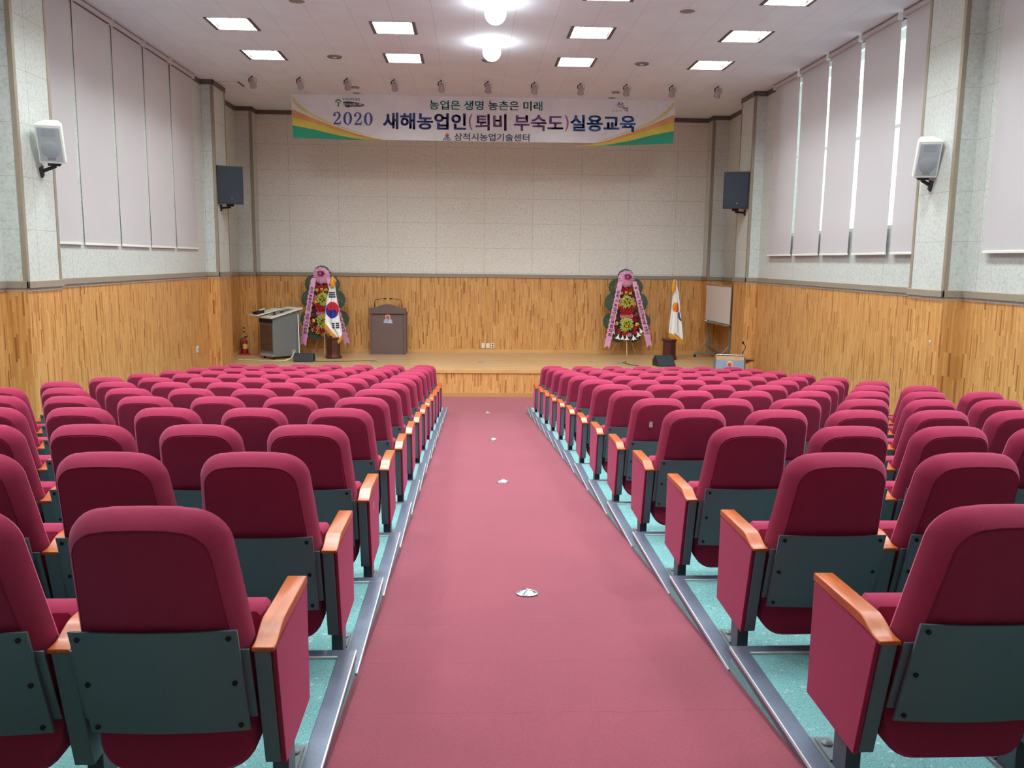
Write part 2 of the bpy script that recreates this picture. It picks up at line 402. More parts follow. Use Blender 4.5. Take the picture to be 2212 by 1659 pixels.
# ---------------------------------------------------------------- auditorium seats
LEAN = math.tan(math.radians(17.0))
def back_y(z): return -0.027 - (z-0.623)*LEAN         # rear face of the backrest
def back_outline(inset):
    """closed loop (x, z) of the padded back: tapered sides, rounded top corners"""
    zb, zt, wb, wt, r = 0.40, 0.953, 0.240, 0.211, 0.105
    zb += inset*0.2; zt -= inset; wb -= inset; wt -= inset; r = max(0.03, r-inset*0.6)
    p = [(-wb, zb), (wb, zb), (wb-0.006, zb+0.15)]
    for k in range(9):
        t = PI/2*k/8; p.append((wt-r+r*math.cos(t), zt-r+r*math.sin(t)))
    p += [(wt*0.4, zt+0.004), (0, zt+0.006), (-wt*0.4, zt+0.004)]
    for k in range(9):
        t = PI/2+PI/2*k/8; p.append((-wt+r+r*math.cos(t), zt-r+r*math.sin(t)))
    p.append((-wb+0.006, zb+0.15))
    return p
def backrest_mb():
    b = MB(); rings = []
    for inset, d, bul in ((0.14, -0.008, 0), (0.085, -0.006, 0), (0.042, 0.0, 0), (0.0385, 0.005, 0), (0.035, 0.003, 0), (0.024, 0.018, 0), (0.010, 0.042, 0), (0.002, 0.064, 0), (0.0, 0.085, 0), (0.008, 0.102, 0), (0.03, 0.12, 0), (0.08, 0.13, 0), (0.14, 0.134, 0)):
        rings.append([(x, back_y(z)+d*1.03 - 0.014*(1-(x/0.24)**2)*(1 if d < 0.03 else 0.6), z+d*0.25*LEAN) for x, z in back_outline(inset)])
    return b.loft(rings)
def curved_plate(w, z0, z1, off, th, sag=0.016, n=12):
    b = MB(); rings = []
    for i in range(n+1):
        x = -w + 2*w*i/n; q = -sag*(1-(x/w)**2)
        rings.append([(x, back_y(z0)+off+q, z0), (x, back_y(z0)+off+q-th, z0), (x, back_y(z1)+off+q-th, z1), (x, back_y(z1)+off+q, z1)])
    return b.loft(rings)
def cushion_mb():
    """seat squab tipped up behind the back panel"""
    b = MB(); rings = []
    def loop(ins):
        w, z0, z1, r = 0.230-ins, 0.135+ins, 0.576-ins, 0.10
        p = [(-w+0.012, z1), (-w, z1-0.012), (-w, z0+r)]
        p += [(-w+r-r*math.cos(PI/2*k/6), z0+r-r*math.sin(PI/2*k/6)) for k in range(1, 7)]
        p += [(w-r+r*math.sin(PI/2*k/6), z0+r-r*math.cos(PI/2*k/6)) for k in range(0, 7)]
        p += [(w, z1-0.012), (w-0.012, z1)]
        return p
    for ins, d in ((0.06, 0.0), (0.012, 0.008), (0.0, 0.03), (0.0, 0.085), (0.015, 0.108), (0.06, 0.115)):
        rings.append([(x, 0.062+(z-0.14)*0.33+d, z) for x, z in loop(ins)])
    return b.loft(rings)
ARM_W = 0.064
def arm_mb(cx):
    pr = [(0.0, 0.536), (0.0, 0.549)]
    for k in range(9):
        t = k/8; pr.append((0.03+0.115*t, 0.549+0.030*(t*t*(3-2*t))*1.0+0.0))
    pr += [(0.475, 0.574), (0.482, 0.568), (0.482, 0.545), (0.10, 0.545)]
    return MB().prism([(cx-ARM_W/2, y, z) for y, z in pr], [(cx+ARM_W/2, y, z) for y, z in pr])
STD = [(0.012, 0.540), (0.470, 0.545), (0.470, 0.150), (0.105, 0.145)]
def block(cx0, cx1, poly): return MB().prism([(cx0, y, z) for y, z in poly], [(cx1, y, z) for y, z in poly])
def foot_mb(cx):
    b = MB().box(cx-0.036, cx+0.036, 0.12, 0.42, 0.0, 0.010)
    b.box(cx-0.026, cx+0.026, 0.27, 0.40, 0.010, 0.020)
    b.lathe([(0.019, 0.020), (0.019, 0.026), (0.012, 0.033), (0.002, 0.036)], (cx, 0.36, 0), 12)
    b.lathe([(0.015, 0.010), (0.015, 0.016), (0.009, 0.021), (0.002, 0.022)], (cx, 0.145, 0), 10)
    return b
def screws(parent):
    for x in (-0.20, 0.20):
        for z in (0.302, 0.45, 0.60):
            xx = x*0.985; q = -0.016*(1-(xx/0.22)**2)
            MB().lathe([(0.0075, 0.0), (0.0075, -0.004), (0.004, -0.006)], (xx, back_y(z)-0.018+q-0.010, z), 8, 'y').build('screw', M_SCREW, parent, smooth=40)
SEAT_P = 0.545; X0 = 1.152; HP = SEAT_P/2
def make_seat(s, end):
    """s: block side; end: aisle / mid / wall. The seat owns the arm on its aisle side (a wall end owns both)."""
    t = thing('auditorium_seat', '', 'seat')
    backrest_mb().build('backrest', M_FABRIC, t, smooth=30)
    curved_plate(0.239, 0.315, 0.55, -0.001, 0.006, 0.010).build('back_shell', M_SLATE, t, smooth=40)
    p = curved_plate(0.220, 0.279, 0.623, -0.018, 0.009).build('back_panel', M_SLATE, t, smooth=40)
    screws(p)
    cushion_mb().build('seat_cushion', M_FABRIC, t, smooth=35)
    for k, cx in enumerate([-s*HP] + ([s*HP] if end == 'wall' else [])):
        arm_mb(cx).build('armrest', M_ARM, t, bevel=0.004)
        outer = -s if k == 0 else s
        if end == 'aisle' or k == 1:
            a, c = cx+outer*ARM_W/2, cx+outer*(ARM_W/2-0.015); e = cx-outer*(ARM_W/2-0.004)
            block(min(a, c), max(a, c), [(0.022, 0.540), (0.474, 0.545), (0.478, 0.142), (0.112, 0.135)]).build('side_panel', M_FABRIC, t, bevel=0.004)
            block(min(c, e), max(c, e), STD).build('side_frame', M_SLATE, t, bevel=0.003)
        else:
            block(cx-0.028, cx+0.028, STD).build('side_frame', M_SLATE, t, bevel=0.003)
        MB().box(cx-0.024, cx+0.024, 0.17, 0.265, 0.008, 0.2).build('leg', M_LEG, t, bevel=0.004)
        foot_mb(cx).build('foot_plate', M_FOOT, t, smooth=40)
    return t
def dup(root, loc):
    r = root.copy(); COL.objects.link(r); r.location = loc
    for ch in KID[root.name]:
        c = ch.copy(); COL.objects.link(c); c.parent = r
        for g in KID.get(ch.name, []):
            d = g.copy(); COL.objects.link(d); d.parent = c
    return r
PROTO = {(s, e): make_seat(s, e) for s in (-1, 1) for e in ('aisle', 'mid', 'wall')}
KID = {}
for o in bpy.data.objects:
    if o.parent: KID.setdefault(o.parent.name, []).append(o)
ORD = ['first', 'second', 'third', 'fourth', 'fifth', 'sixth', 'seventh']
used = set(); SEATS = {}
for i in range(1, ROWS+1):
    row = ('row nearest the camera' if i == 1 else '%s row from the camera' % ORD[i-1]) if i <= 7 else ('row closest to the stage' if i == 13 else '%s row from the stage' % ORD[13-i])
    for s in (-1, 1):
        for k in range(7):
            e = 'aisle' if k == 0 else ('wall' if k == 6 else 'mid')
            loc = (s*(X0+SEAT_P*k), ARM_Y0+ROW_D*(i-1), tier_z(i))
            p = PROTO[(s, e)]
            if (s, e) in used: o = dup(p, loc)
            else: used.add((s, e)); p.location = loc; o = p
            side = 'left' if s < 0 else 'right'
            pos = 'aisle end' if k == 0 else ('wall end' if k == 6 else '%s from the aisle' % ORD[k])
            o['label'] = 'crimson tip-up seat, %s, %s block, %s' % (pos, side, row)
            SEATS[(s, i, k)] = o; o['category'] = 'seat'; o['group'] = 'crimson auditorium seats in the %s block' % side

# ---------------------------------------------------------------- ceiling
M_PANEL = emit('lit_light_panel', (250, 253, 255), 5.0)
M_BULB = emit('lit_round_lamp', (248, 252, 255), BULB_E)
M_RECESS = mat('brown_grey_recess_sheet', (92, 82, 80), 0.5, 0, 0.03, 30)
M_GREYPL = mat('grey_grille', (136, 138, 142), 0.6, 0, 0.05, 200)
COLN = ['far left', 'inner left', 'inner right', 'far right']
lamp_d = bpy.data.lights.new('panel_lamp', 'AREA'); lamp_d.shape = 'RECTANGLE'; lamp_d.size = 0.56; lamp_d.size_y = 0.60
lamp_d.energy = LAMP_W; lamp_d.color = (0.92, 1.0, 0.985); lamp_d.spread = math.radians(180)
lk = {}
for j, y in enumerate(LY):
    for i, x in enumerate(LX):
        rown = 'row nearest the banner' if j == 0 else ('%s row from the banner' % (ORD[j] if j < 7 else ['eighth', 'ninth'][j-7]))
        t = thing('ceiling_light', 'square lit ceiling panel, %s column, %s' % (COLN[i], rown), 'light', (x, y, ZC), 0, 'square ceiling light panels')
        if not lk:
            b = MB(); hx, hy = LHX, LHY
            for (a, c, d, e) in ((-hx, -hx+0.012, -hy, hy), (hx-0.012, hx, -hy, hy), (-hx, hx, -hy, -hy+0.012), (-hx, hx, hy-0.012, hy)): b.box(a, c, d, e, -0.004, 0.085)
            for q in (-1, 1): b.box(min(q*(hx+0.012), q*(hx-0.04)), max(q*(hx+0.012), q*(hx-0.04)), -hy-0.004, hy+0.004, -0.008, 0.0)
            lk['f'] = b.build('frame', M_RECESS, t)
            lk['d'] = MB().box(-hx+0.03, hx-0.03, -hy+0.012, hy-0.012, 0.058, 0.07).build('diffuser', M_PANEL, t)
            b = MB().box(-hx+0.012, hx-0.012, -0.0015, 0.0015, 0.03, 0.05)
            for q in (-0.225, -0.135, -0.045, 0.045, 0.135, 0.225): b.box(q-0.0015, q+0.0015, -hy+0.012, hy-0.012, 0.0, 0.05)
            lk['l'] = b.build('louver', M_WHITE, t)
            la = bpy.data.objects.new('lamp', lamp_d); COL.objects.link(la); la.parent = t; la.location = (0, 0, 0.054); lk['a'] = la
        else:
            for k in 'fdla':
                c = lk[k].copy(); COL.objects.link(c); c.parent = t
for nm, y in (('closer to the banner', 14.62), ('further from the banner', 12.42)):
    t = thing('round_ceiling_lamp', 'bright round ceiling lamp on the centre line, %s' % nm, 'light', (0, y, ZC), 0, 'round ceiling lamps')
    MB().lathe([(0.09, 0.0), (0.09, -0.02), (0.075, -0.03)], (0, 0, 0), 28).build('rim', M_WHITE, t, smooth=40)
    MB().lathe([(0.15*math.sin(PI*(0.16+0.84*k/12)), -0.155+0.15*math.cos(PI*(0.16+0.84*k/12))) for k in range(12)]+[(0.002, -0.305)], (0, 0, 0), 28).build('globe', M_BULB, t, smooth=60)
def disc(x, y, r, ring, where):
    t = thing('ceiling_diffuser' if ring else 'ceiling_speaker', where, 'vent' if ring else 'speaker', (x, y, ZC), 0, 'round air diffusers in the ceiling' if ring else 'round flush ceiling speakers')
    if ring:
        MB().lathe([(r, 0), (r, -0.012), (r*0.86, -0.02), (r*0.8, -0.006), (r*0.8, 0)], (0, 0, 0), 28).build('outer_ring', M_GREYPL, t, smooth=40)
        MB().lathe([(r*0.66, 0), (r*0.66, -0.014), (r*0.52, -0.026), (r*0.46, -0.01), (r*0.46, 0)], (0, 0, 0), 28).build('inner_ring', M_GREYPL, t, smooth=40)
        MB().lathe([(r*0.32, 0), (r*0.32, -0.02), (0.01, -0.03)], (0, 0, 0), 20).build('cone', M_WHITE, t, smooth=40)
    else:
        MB().lathe([(r, 0), (r, -0.008), (r*0.9, -0.012)], (0, 0, 0), 28).build('rim', M_WHITE, t, smooth=40)
        MB().lathe([(r*0.9, -0.009), (r*0.6, -0.014), (0.01, -0.016)], (0, 0, 0), 28).build('grille', M_GREYPL, t, smooth=60)
disc(-2.75, 15.9, 0.13, True, 'ringed round air diffuser left of centre, level with the nearest light row')
disc(2.73, 15.9, 0.13, True, 'ringed round air diffuser right of centre, level with the nearest light row')
disc(-0.03, 15.9, 0.12, True, 'ringed round air diffuser just behind the round centre lamp')
disc(-2.75, 12.6, 0.15, False, 'grey round ceiling speaker left of centre at the photo top')
disc(2.72, 12.6, 0.15, False, 'grey round ceiling speaker right of centre at the photo top')
disc(-2.75, 18.6, 0.09, True, 'small ringed diffuser above the left end of the banner, before the larger disc')
disc(2.70, 18.54, 0.09, True, 'small ringed diffuser above the right end of the banner, before the larger disc')
disc(-2.8, 19.2, 0.12, False, 'grey disc touching the banner top edge on the left')
disc(2.71, 19.14, 0.12, False, 'grey disc touching the banner top edge on the right')
for k in range(11):
    x = -4.62+0.924*k
    nm = 'eleven spotlights'
    t = thing('ceiling_spotlight', ('middle of the eleven small stage spotlights on the ceiling' if k == 5 else '%s small stage spotlight from the %s on the ceiling' % (ORD[k], 'left') if k < 5 else '%s small stage spotlight from the right on the ceiling' % ORD[10-k]), 'spotlight', (x, 17.62, ZC), 0, 'stage spotlights in a row on the ceiling')
    t.scale = (0.78, 0.78, 0.78)
    if k == 0:
        SP = [MB().lathe([(0.06, 0), (0.06, -0.015), (0.05, -0.02)], (0, 0, 0), 18).build('canopy', M_WHITE, t, smooth=40),
              MB().tube([(0.01, 0, -0.018), (-0.02, 0.0, -0.05), (-0.075, 0.0, -0.085), (-0.085, 0.01, -0.13), (-0.06, 0.03, -0.165)], 0.013, 6).build('cable', M_BLACK, t, smooth=60)]
        b = MB().tube([(0, 0, -0.018), (0, 0, -0.06)], 0.009, 8)
        b.tube([(-0.095, 0.02, -0.20), (-0.095, 0.01, -0.09), (-0.06, 0, -0.068), (0.06, 0, -0.068), (0.095, 0.01, -0.09), (0.095, 0.02, -0.20)], 0.006, 6)
        SP.append(b.build('yoke', M_GREYPL, t, smooth=60))
        b = MB(); rings = []
        for d, r in ((-0.10, 0.05), (-0.06, 0.068), (0.02, 0.072), (0.11, 0.088), (0.115, 0.08)):
            rings.append([(r*math.cos(a), 0.02+d*0.75+r*math.sin(a)*0.66, -0.19-d*0.66+r*math.sin(a)*0.75) for a in [2*PI*q/18 for q in range(18)]])
        SP.append(b.loft(rings).build('lamp_head', mat('pale_grey_lamp_housing', (168, 160, 158), 0.45), t, smooth=50))
    else:
        for o in SP: c = o.copy(); COL.objects.link(c); c.parent = t
t = thing('ceiling_hatch', 'square access hatch in the ceiling beside the left pilaster', 'hatch', (-5.27, 18.5, ZC))
b = MB()
for a in ((-0.21, 0.21, -0.23, -0.22), (-0.21, 0.21, 0.22, 0.23), (-0.21, -0.2, -0.23, 0.23)): b.box(*a, -0.003, 0.0)
b.build('frame', M_GREYPL, t); MB().box(0.19, 0.215, -0.22, 0.23, -0.02, 0.0).build('lifted_edge', M_CORNICE, t)
MB().box(-0.2, 0.19, -0.22, 0.22, -0.0025, 0.0).build('panel', M_CEIL, t)

# ---------------------------------------------------------------- blinds
def blind(s, y0, y1, label, tilt=0.0):
    zb, zt = 3.095, 6.43; xw = 5.782 if s < 0 else 5.745; xx = s*xw; k_ = (xw+0.313*s)/(5.663+0.313*s); y0 *= k_; y1 *= k_; yc = (y0+y1)/2; w = (y1-y0)/2
    t = thing('roller_blind', label, 'blind', (xx, yc, zb), 0, 'mauve roller blinds on the %s wall' % ('left' if s < 0 else 'right'))
    b = MB(); rings = []; n = 14
    for i in range(n+1):
        f = i/n; z = (zt-zb)*f; cu = 0.012*math.sin(f*PI); sh = tilt*(1-f)
        rings.append([(cu*s*(1), -w+sh, z), (cu*s, -w/3+sh, z), (cu*s, w/3+sh, z), (cu*s, w+sh, z), (cu*s+0.0015, w+sh, z), (cu*s+0.0015, -w+sh, z)])
    b.loft(rings).build('cloth', M_BLIND, t, smooth=30)
    MB().box(-0.012, 0.012, -w+tilt, w+tilt, -0.02, 0.012).build('hem_bar', M_WHITE, t, bevel=0.004)
    MB().lathe([(0.035, -w), (0.035, w)], (-s*0.022, 0, zt-zb-0.02), 14, 'y').build('roller', M_BLIND, t, smooth=40)
    b = MB()
    for q in (-w-0.012, w): b.box(min(s*0.015, -s*0.06), max(s*0.015, -s*0.06), q, q+0.012, zt-zb-0.075, zt-zb+0.03)
    b.build('bracket', M_WHITE, t)
LB = [(11.36, 12.16), (12.26, 13.43), (13.53, 14.67), (14.77, 15.89), (16.01, 17.2)]
for k, (a, c) in enumerate(LB):
    blind(-1, a, c, 'mauve roller blind on the left wall, %s' % ['nearest, behind the white speaker', 'second from the near column', 'middle one of five', 'second from the stage pilaster', 'closest to the stage pilaster'][k])
for k, (a, c, tl) in enumerate([(11.43, 12.10, 0), (12.25, 13.36, -0.02), (13.48, 14.58, 0.02), (14.68, 15.86, 0), (15.97, 17.22, 0)]):
    blind(1, a, c, 'mauve roller blind on the right wall, %s' % ['nearest, beside the white speaker', 'second from the near column', 'middle one of five', 'second from the stage pilaster', 'closest to the stage pilaster'][k], tl)
blind(1, 8.66, 9.85, 'mauve roller blind at the right photo edge, on the camera side of the column')

# ---------------------------------------------------------------- loudspeakers
M_WSP = mat('white_speaker_box', (238, 240, 238), 0.4, 0, 0.02, 40)
M_WGR = mat('pale_grey_grille', (176, 184, 190), 0.7, 0, 0.05, 500)
M_BGR = mat('black_grille_cloth', (40, 48, 58), 0.8, 0, 0.06, 500)
def speaker(center, face_dir, w, h, d, label, box_m, gr_m, tilt, wall_x, black):
    """trapezoid cabinet; face_dir = yaw of the front face normal; tilt = downward pitch"""
    t = thing('wall_speaker', label, 'speaker', center, face_dir)
    t.rotation_euler = (tilt, 0, face_dir)
    hw, hh = w/2, h/2; fb = 0.55
    a = [(-hw, 0), (hw, 0), (hw, d*0.35), (hw*fb, d), (-hw*fb, d), (-hw, d*0.35)]
    MB().prism([(x, y, -hh) for x, y in a], [(x, y, hh) for x, y in a]).build('cabinet', box_m, t, bevel=0.008)
    MB().box(-hw+0.02, hw-0.02, -0.008, 0.002, -hh+0.03, hh-0.03).build('grille', gr_m, t, bevel=0.004)
    if black:
        MB().lathe([(0.016, -0.008), (0.014, -0.012), (0.002, -0.013)], (0.03, 0, -hh+0.11), 12, 'y').build('badge', M_CHROME, t, smooth=40)
    else:
        MB().box(-0.045, 0.045, -0.011, -0.008, -hh+0.045, -hh+0.072).build('badge', M_GREYPL, t)
    if not black:
        b = MB().lathe([(hw*0.72, -0.0085), (hw*0.70, -0.0098), (0.01, -0.0098)], (0, 0, -hh*0.28), 32, 'y'); b.box(-hw*0.55, hw*0.55, -0.0098, -0.008, hh*0.42, hh*0.82)
        b.build('driver_shape', mat('grey_driver_behind_mesh', (160, 170, 178), 0.7, 0, 0.05, 500), t, smooth=40)  # grey disc and bar laid on the grille for the driver behind it
    return t
def bracket(t, wall_x, m, h, d):
    c = t.location; R = Matrix.Rotation(t.rotation_euler[2], 4, 'Z') @ Matrix.Rotation(t.rotation_euler[0], 4, 'X')
    inv = R.inverted(); b = MB()
    p0 = Vector((0, d*0.5, -h/2)); p1 = inv @ (Vector((wall_x, c.y+(R @ p0).y, c.z-h/2-0.07)) - Vector(c))
    b.tube([p0, p0+Vector((0, 0, -0.07)), p1], 0.022, 8); b.box(p0.x-0.06, p0.x+0.06, p0.y-0.05, p0.y+0.05, p0.z-0.035, p0.z+0.004) if False else None
    sx = 0.02
    b.build('bracket', m, t, smooth=40)
    MB().box(p0.x-0.07, p0.x+0.07, p0.y-0.06, p0.y+0.06, p0.z-0.05, p0.z).build('clamp', m, t, bevel=0.004)
    MB().add([(p1.x+dx, p1.y+dy, p1.z+dz) for dz in (-0.06, 0.06) for dy in (-0.05, 0.05) for dx in (-sx, sx)], [(0, 2, 3, 1), (4, 5, 7, 6), (0, 1, 5, 4), (2, 6, 7, 3), (0, 4, 6, 2), (1, 3, 7, 5)]).build('wall_plate', m, t)
t = speaker((-5.22, 10.46, 7.15-0.0), math.radians(14), 0.285, 0.46, 0.24, 'white wall speaker on the near left column', M_WSP, M_WGR, math.radians(22), -XP, False)
t.location = at(108, 312, 10.72); bracket(t, -XP, M_DARK, 0.46, 0.24)
t = speaker((5.22, 10.4, 7.1), math.radians(-14), 0.28, 0.46, 0.24, 'white wall speaker on the near right column', M_WSP, M_WGR, math.radians(22), XP, False)
t.location = at(2005, 345, 10.72); bracket(t, XP, M_DARK, 0.46, 0.24)
t = speaker((-5.2, 18.4, 7), math.radians(18), 0.52, 0.77, 0.34, 'black stage loudspeaker on the left pilaster', M_DARK, M_BGR, math.radians(5), -XP, True)
t.location = at(497, 400, 18.25); bracket(t, -XP, M_BLACK, 0.77, 0.34)
t = speaker((5.2, 18.4, 7), math.radians(-18), 0.52, 0.77, 0.34, 'black stage loudspeaker on the right pilaster', M_DARK, M_BGR, math.radians(5), XP, True)
t.location = at(1590, 411, 18.25); bracket(t, XP, M_BLACK, 0.77, 0.34)

# ---------------------------------------------------------------- printed marks
M_P_WHITE = mat('printed_white', (240, 240, 240), 0.7, 0, 0.01, 10)
M_P_NAVY = mat('printed_navy', (76, 90, 160), 0.7, 0, 0.03, 20)
M_P_BLUE = mat('printed_blue', (72, 120, 196), 0.7, 0, 0.03, 20)
M_P_TEAL = mat('printed_teal', (88, 166, 170), 0.7, 0, 0.03, 20)
M_P_PURPLE = mat('printed_purple', (156, 116, 176), 0.7, 0, 0.03, 20)
M_P_INK = mat('printed_dark_ink', (72, 80, 100), 0.7, 0, 0.03, 20)
M_P_GREY = mat('printed_pale_grey', (160, 158, 166), 0.7, 0, 0.02, 20)
M_P_GREEN = mat('printed_green', (36, 154, 122), 0.7, 0, 0.04, 4)
M_P_LEAF = mat('printed_leaf_green', (92, 128, 104), 0.7, 0, 0.04, 8)
M_P_LIME = mat('printed_lime', (150, 196, 96), 0.7, 0, 0.05, 4)
M_P_YELLOW = mat('printed_yellow', (216, 200, 84), 0.7, 0, 0.06, 4)
M_P_ORANGE = mat('printed_orange', (222, 162, 104), 0.7, 0, 0.06, 4)
M_P_PALEY = mat('printed_pale_yellow', (222, 216, 152), 0.7, 0, 0.03, 4)
M_P_RED = mat('printed_red_orange', (214, 66, 34), 0.7, 0, 0.03, 20)
M_P_SUN = mat('printed_sun_orange', (240, 150, 60), 0.7, 0, 0.03, 20)
def plate(vs, fs, name, m, parent, th=Vector((0, 0.0012, 0)), slots=None):
    """flat print with a trace of thickness"""
    b = MB(); n = len(vs); b.add(vs, fs)
    if slots: b.mi = list(slots)
    return b.build(name, m, parent)
def ribbon_poly(pts, ws):
    """calligraphic stroke: centre line with a width at each point -> (verts, faces) in the plane"""
    vs = []; fs = []; n = len(pts)
    for i, (x, y) in enumerate(pts):
        a = pts[max(i-1, 0)]; c = pts[min(i+1, n-1)]; dx, dy = c[0]-a[0], c[1]-a[1]; l = math.hypot(dx, dy) or 1
        w = ws[i]/2; vs += [(x-dy/l*w, y+dx/l*w), (x+dy/l*w, y-dx/l*w)]
    fs = [(2*i, 2*i+1, 2*i+3, 2*i+2) for i in range(n-1)]
    return vs, fs
def merge(parts):
    V, F = [], []
    for vs, fs in parts:
        o = len(V); V += vs; F += [tuple(o+i for i in f) for f in fs]
    return V, F
def ellipse(cx, cy, rx, ry, n=28): return [(cx+rx*math.cos(2*PI*i/n), cy+ry*math.sin(2*PI*i/n)) for i in range(n)]
def emblem(frame, cx, cy, s, parent, backing=True):
    """sun over blue waves; frame(u, v, layer) -> point; s = half width of the waves"""
    if backing:
        dome = [(cx-1.08*s, cy-0.06*s)]+[(cx+1.06*s*math.cos(PI-PI*i/20), cy+1.08*s*math.sin(PI-PI*i/20)) for i in range(1, 20)]+[(cx+1.08*s, cy-0.18*s)]
        vs = [frame(u, v, 1) for u, v in dome]; n = len(vs); c2 = [frame(u, v, 1) for u, v in ellipse(cx, cy+1.42*s, 0.58*s, 0.56*s)]
        b = MB().add(vs, [tuple(range(n))]); b.add([p for p in c2], [tuple(range(len(c2)))])
        b.build('emblem_backing', M_P_WHITE, parent)
    b = MB(); ry = 0.48*s; m = 24
    for i in range(m):                                  # the sun, red at the foot, orange at the crown
        v0, v1 = -1+2*i/m, -1+2*(i+1)/m; h0, h1 = math.sqrt(max(0, 1-v0*v0)), math.sqrt(max(0, 1-v1*v1))
        b.slot(0 if i < m*0.55 else 1).add([frame(cx-ry*h0, cy+1.42*s+ry*v0, 2), frame(cx+ry*h0, cy+1.42*s+ry*v0, 2), frame(cx+ry*h1, cy+1.42*s+ry*v1, 2), frame(cx-ry*h1, cy+1.42*s+ry*v1, 2)], [(0, 1, 2, 3)])
    b.build('emblem_sun', [M_P_RED, M_P_SUN], parent)
    st = []
    for k, (x0, x1, top) in enumerate(((-0.95, 0.0, 0.95), (-0.52, 0.3, 0.86), (-0.1, 0.55, 0.74))):
        pts = [(cx+s*(x0+(x1-x0)*(1-math.cos(PI/2*i/8))), cy+s*top*math.sin(PI/2*i/8)) for i in range(9)]
        st.append(ribbon_poly(pts, [0.22*s*(1-0.4*i/8) for i in range(9)]))
    for x0, x1, top in ((0.95, 0.0, 0.95), (0.62, 0.1, 0.62), (0.3, 0.05, 0.4)):
        pts = [(cx+s*(x0+(x1-x0)*(1-math.cos(PI/2*i/8))), cy+s*(top*math.sin(PI/2*i/8)-0.08*(1-i/8))) for i in range(9)]
        st.append(ribbon_poly(pts, [0.16*s*(1-0.4*i/8) for i in range(9)]))
    V, F = merge(st); MB().add([frame(u, v, 2) for u, v in V], F).build('emblem_waves', M_P_BLUE, parent)

# ---------------------------------------------------------------- banner
YBN = 19.4
def bf(u, v, layer=1): return at(u, v, YBN-0.003*layer)
ban = thing('banner', 'wide white printed banner hanging from the ceiling over the stage', 'banner', (0, 0, 0))
M_CLOTH = mat('white_banner_cloth', (236, 242, 246), 0.75, 0, 0.02, 6)
b = MB(); rings = []
for i in range(41):
    f = i/40; xt = 629+(1460-629)*f; xb = 632+(1453-632)*f; yt = 203+10*f-1.2*math.sin(PI*f); ybm = 297+13*f+2.2*math.sin(PI*f)
    p, q = at(xt, yt, YBN), at(xb, ybm, YBN); o_ = Vector((0, 0.012, 0))
    rings.append([p, q, q+o_, p+o_])
b.loft(rings).build('cloth', M_CLOTH, ban)
def mir(p): return (1457-(p[0]-630), p[1]+12.5)
cv = lambda pts: [(620+x*.18987, 190+y*.18987) for x, y in pts]
U_ = cv([(58, 240), (300, 345), (540, 435), (800, 525), (1000, 575), (1190, 601)])
O_ = cv([(58, 330), (300, 395), (540, 470), (800, 548), (1000, 588), (1190, 602)])
G_ = cv([(62, 425), (300, 470), (560, 535), (760, 572), (880, 592), (1000, 599)])
L_ = cv([(62, 425), (300, 470), (560, 535), (760, 572), (960, 586), (1130, 600)])
D_ = cv([(66, 566), (300, 576), (560, 585), (760, 590), (880, 593), (1000, 600)])
P1 = cv([(55, 90), (150, 195), (300, 300), (520, 400), (760, 485), (960, 552)]); P2 = cv([(57, 150), (150, 245), (300, 335), (520, 420), (760, 496), (960, 555)])
b = MB()
for sd in (0, 1):
    b = MB()
    for slot, A_, B_ in ((4, P1, P2), (3, U_, O_), (2, O_, L_), (1, L_, G_), (0, G_, D_)):
        A2 = [mir(p) for p in A_] if sd else A_; B2 = [mir(p) for p in B_] if sd else B_; n = len(A2)
        b.slot(slot).add([bf(*p) for p in A2+B2], [(i, i+1, n+i+1, n+i) for i in range(n-1)])
    b.build('printed_swoosh', [M_P_GREEN, M_P_LIME, M_P_YELLOW, M_P_ORANGE, M_P_PALEY], ban)
def btext(body, x0, x1, ytop, ybot, m, off=0.02, slope=0.0122, name='lettering', layer=2):
    xc = (x0+x1)/2
    b = MB(); sh = [(0, 0)] if off <= 0.02 else [(q*(off-0.02)*26, w_*(off-0.02)*14) for q in (-1, 0, 1) for w_ in (-1, 1)]
    ref = max(1.0, (ybot-ytop)/36)
    for dx, dy in sh:
        k_ = (ybot-ytop)/36
        vs, fs = fit(body, (x0+0.6*k_, x1-0.6*k_, ybot-0.4*k_, ytop+0.4*k_), lambda u, v: bf(u+dx*k_, v+dy*k_+(u-xc)*slope, layer), min(off, 0.014))
        b.add(vs, fs)
    return b.build(name, m, ban)
btext('농업은 생명 농촌은 미래', 927.6, 1172, 217.5, 238.3, M_P_TEAL, 0.028)
btext('새해농업인', 827, 1007, 244, 280, M_P_NAVY, 0.045)
btext('(', 1012, 1021, 246, 281, M_P_PURPLE, 0.02)
btext('퇴비 부숙도', 1027, 1217, 247, 283, M_P_PURPLE, 0.04)
btext(')', 1219, 1229, 248, 284, M_P_PURPLE, 0.02)
btext('실용교육', 1232, 1373.4, 248.5, 284.5, M_P_BLUE, 0.045)
btext('삼척시농업기술센터', 980.8, 1144, 288, 305, M_P_INK, 0.02)
def zero(cx, cy, w, h):
    a = ellipse(cx, cy, w/2, h/2, 32); c = ellipse(cx, cy, w*0.22, h*0.44, 32)
    return a+c, [(i, (i+1) % 32, 32+(i+1) % 32, 32+i) for i in range(32)]
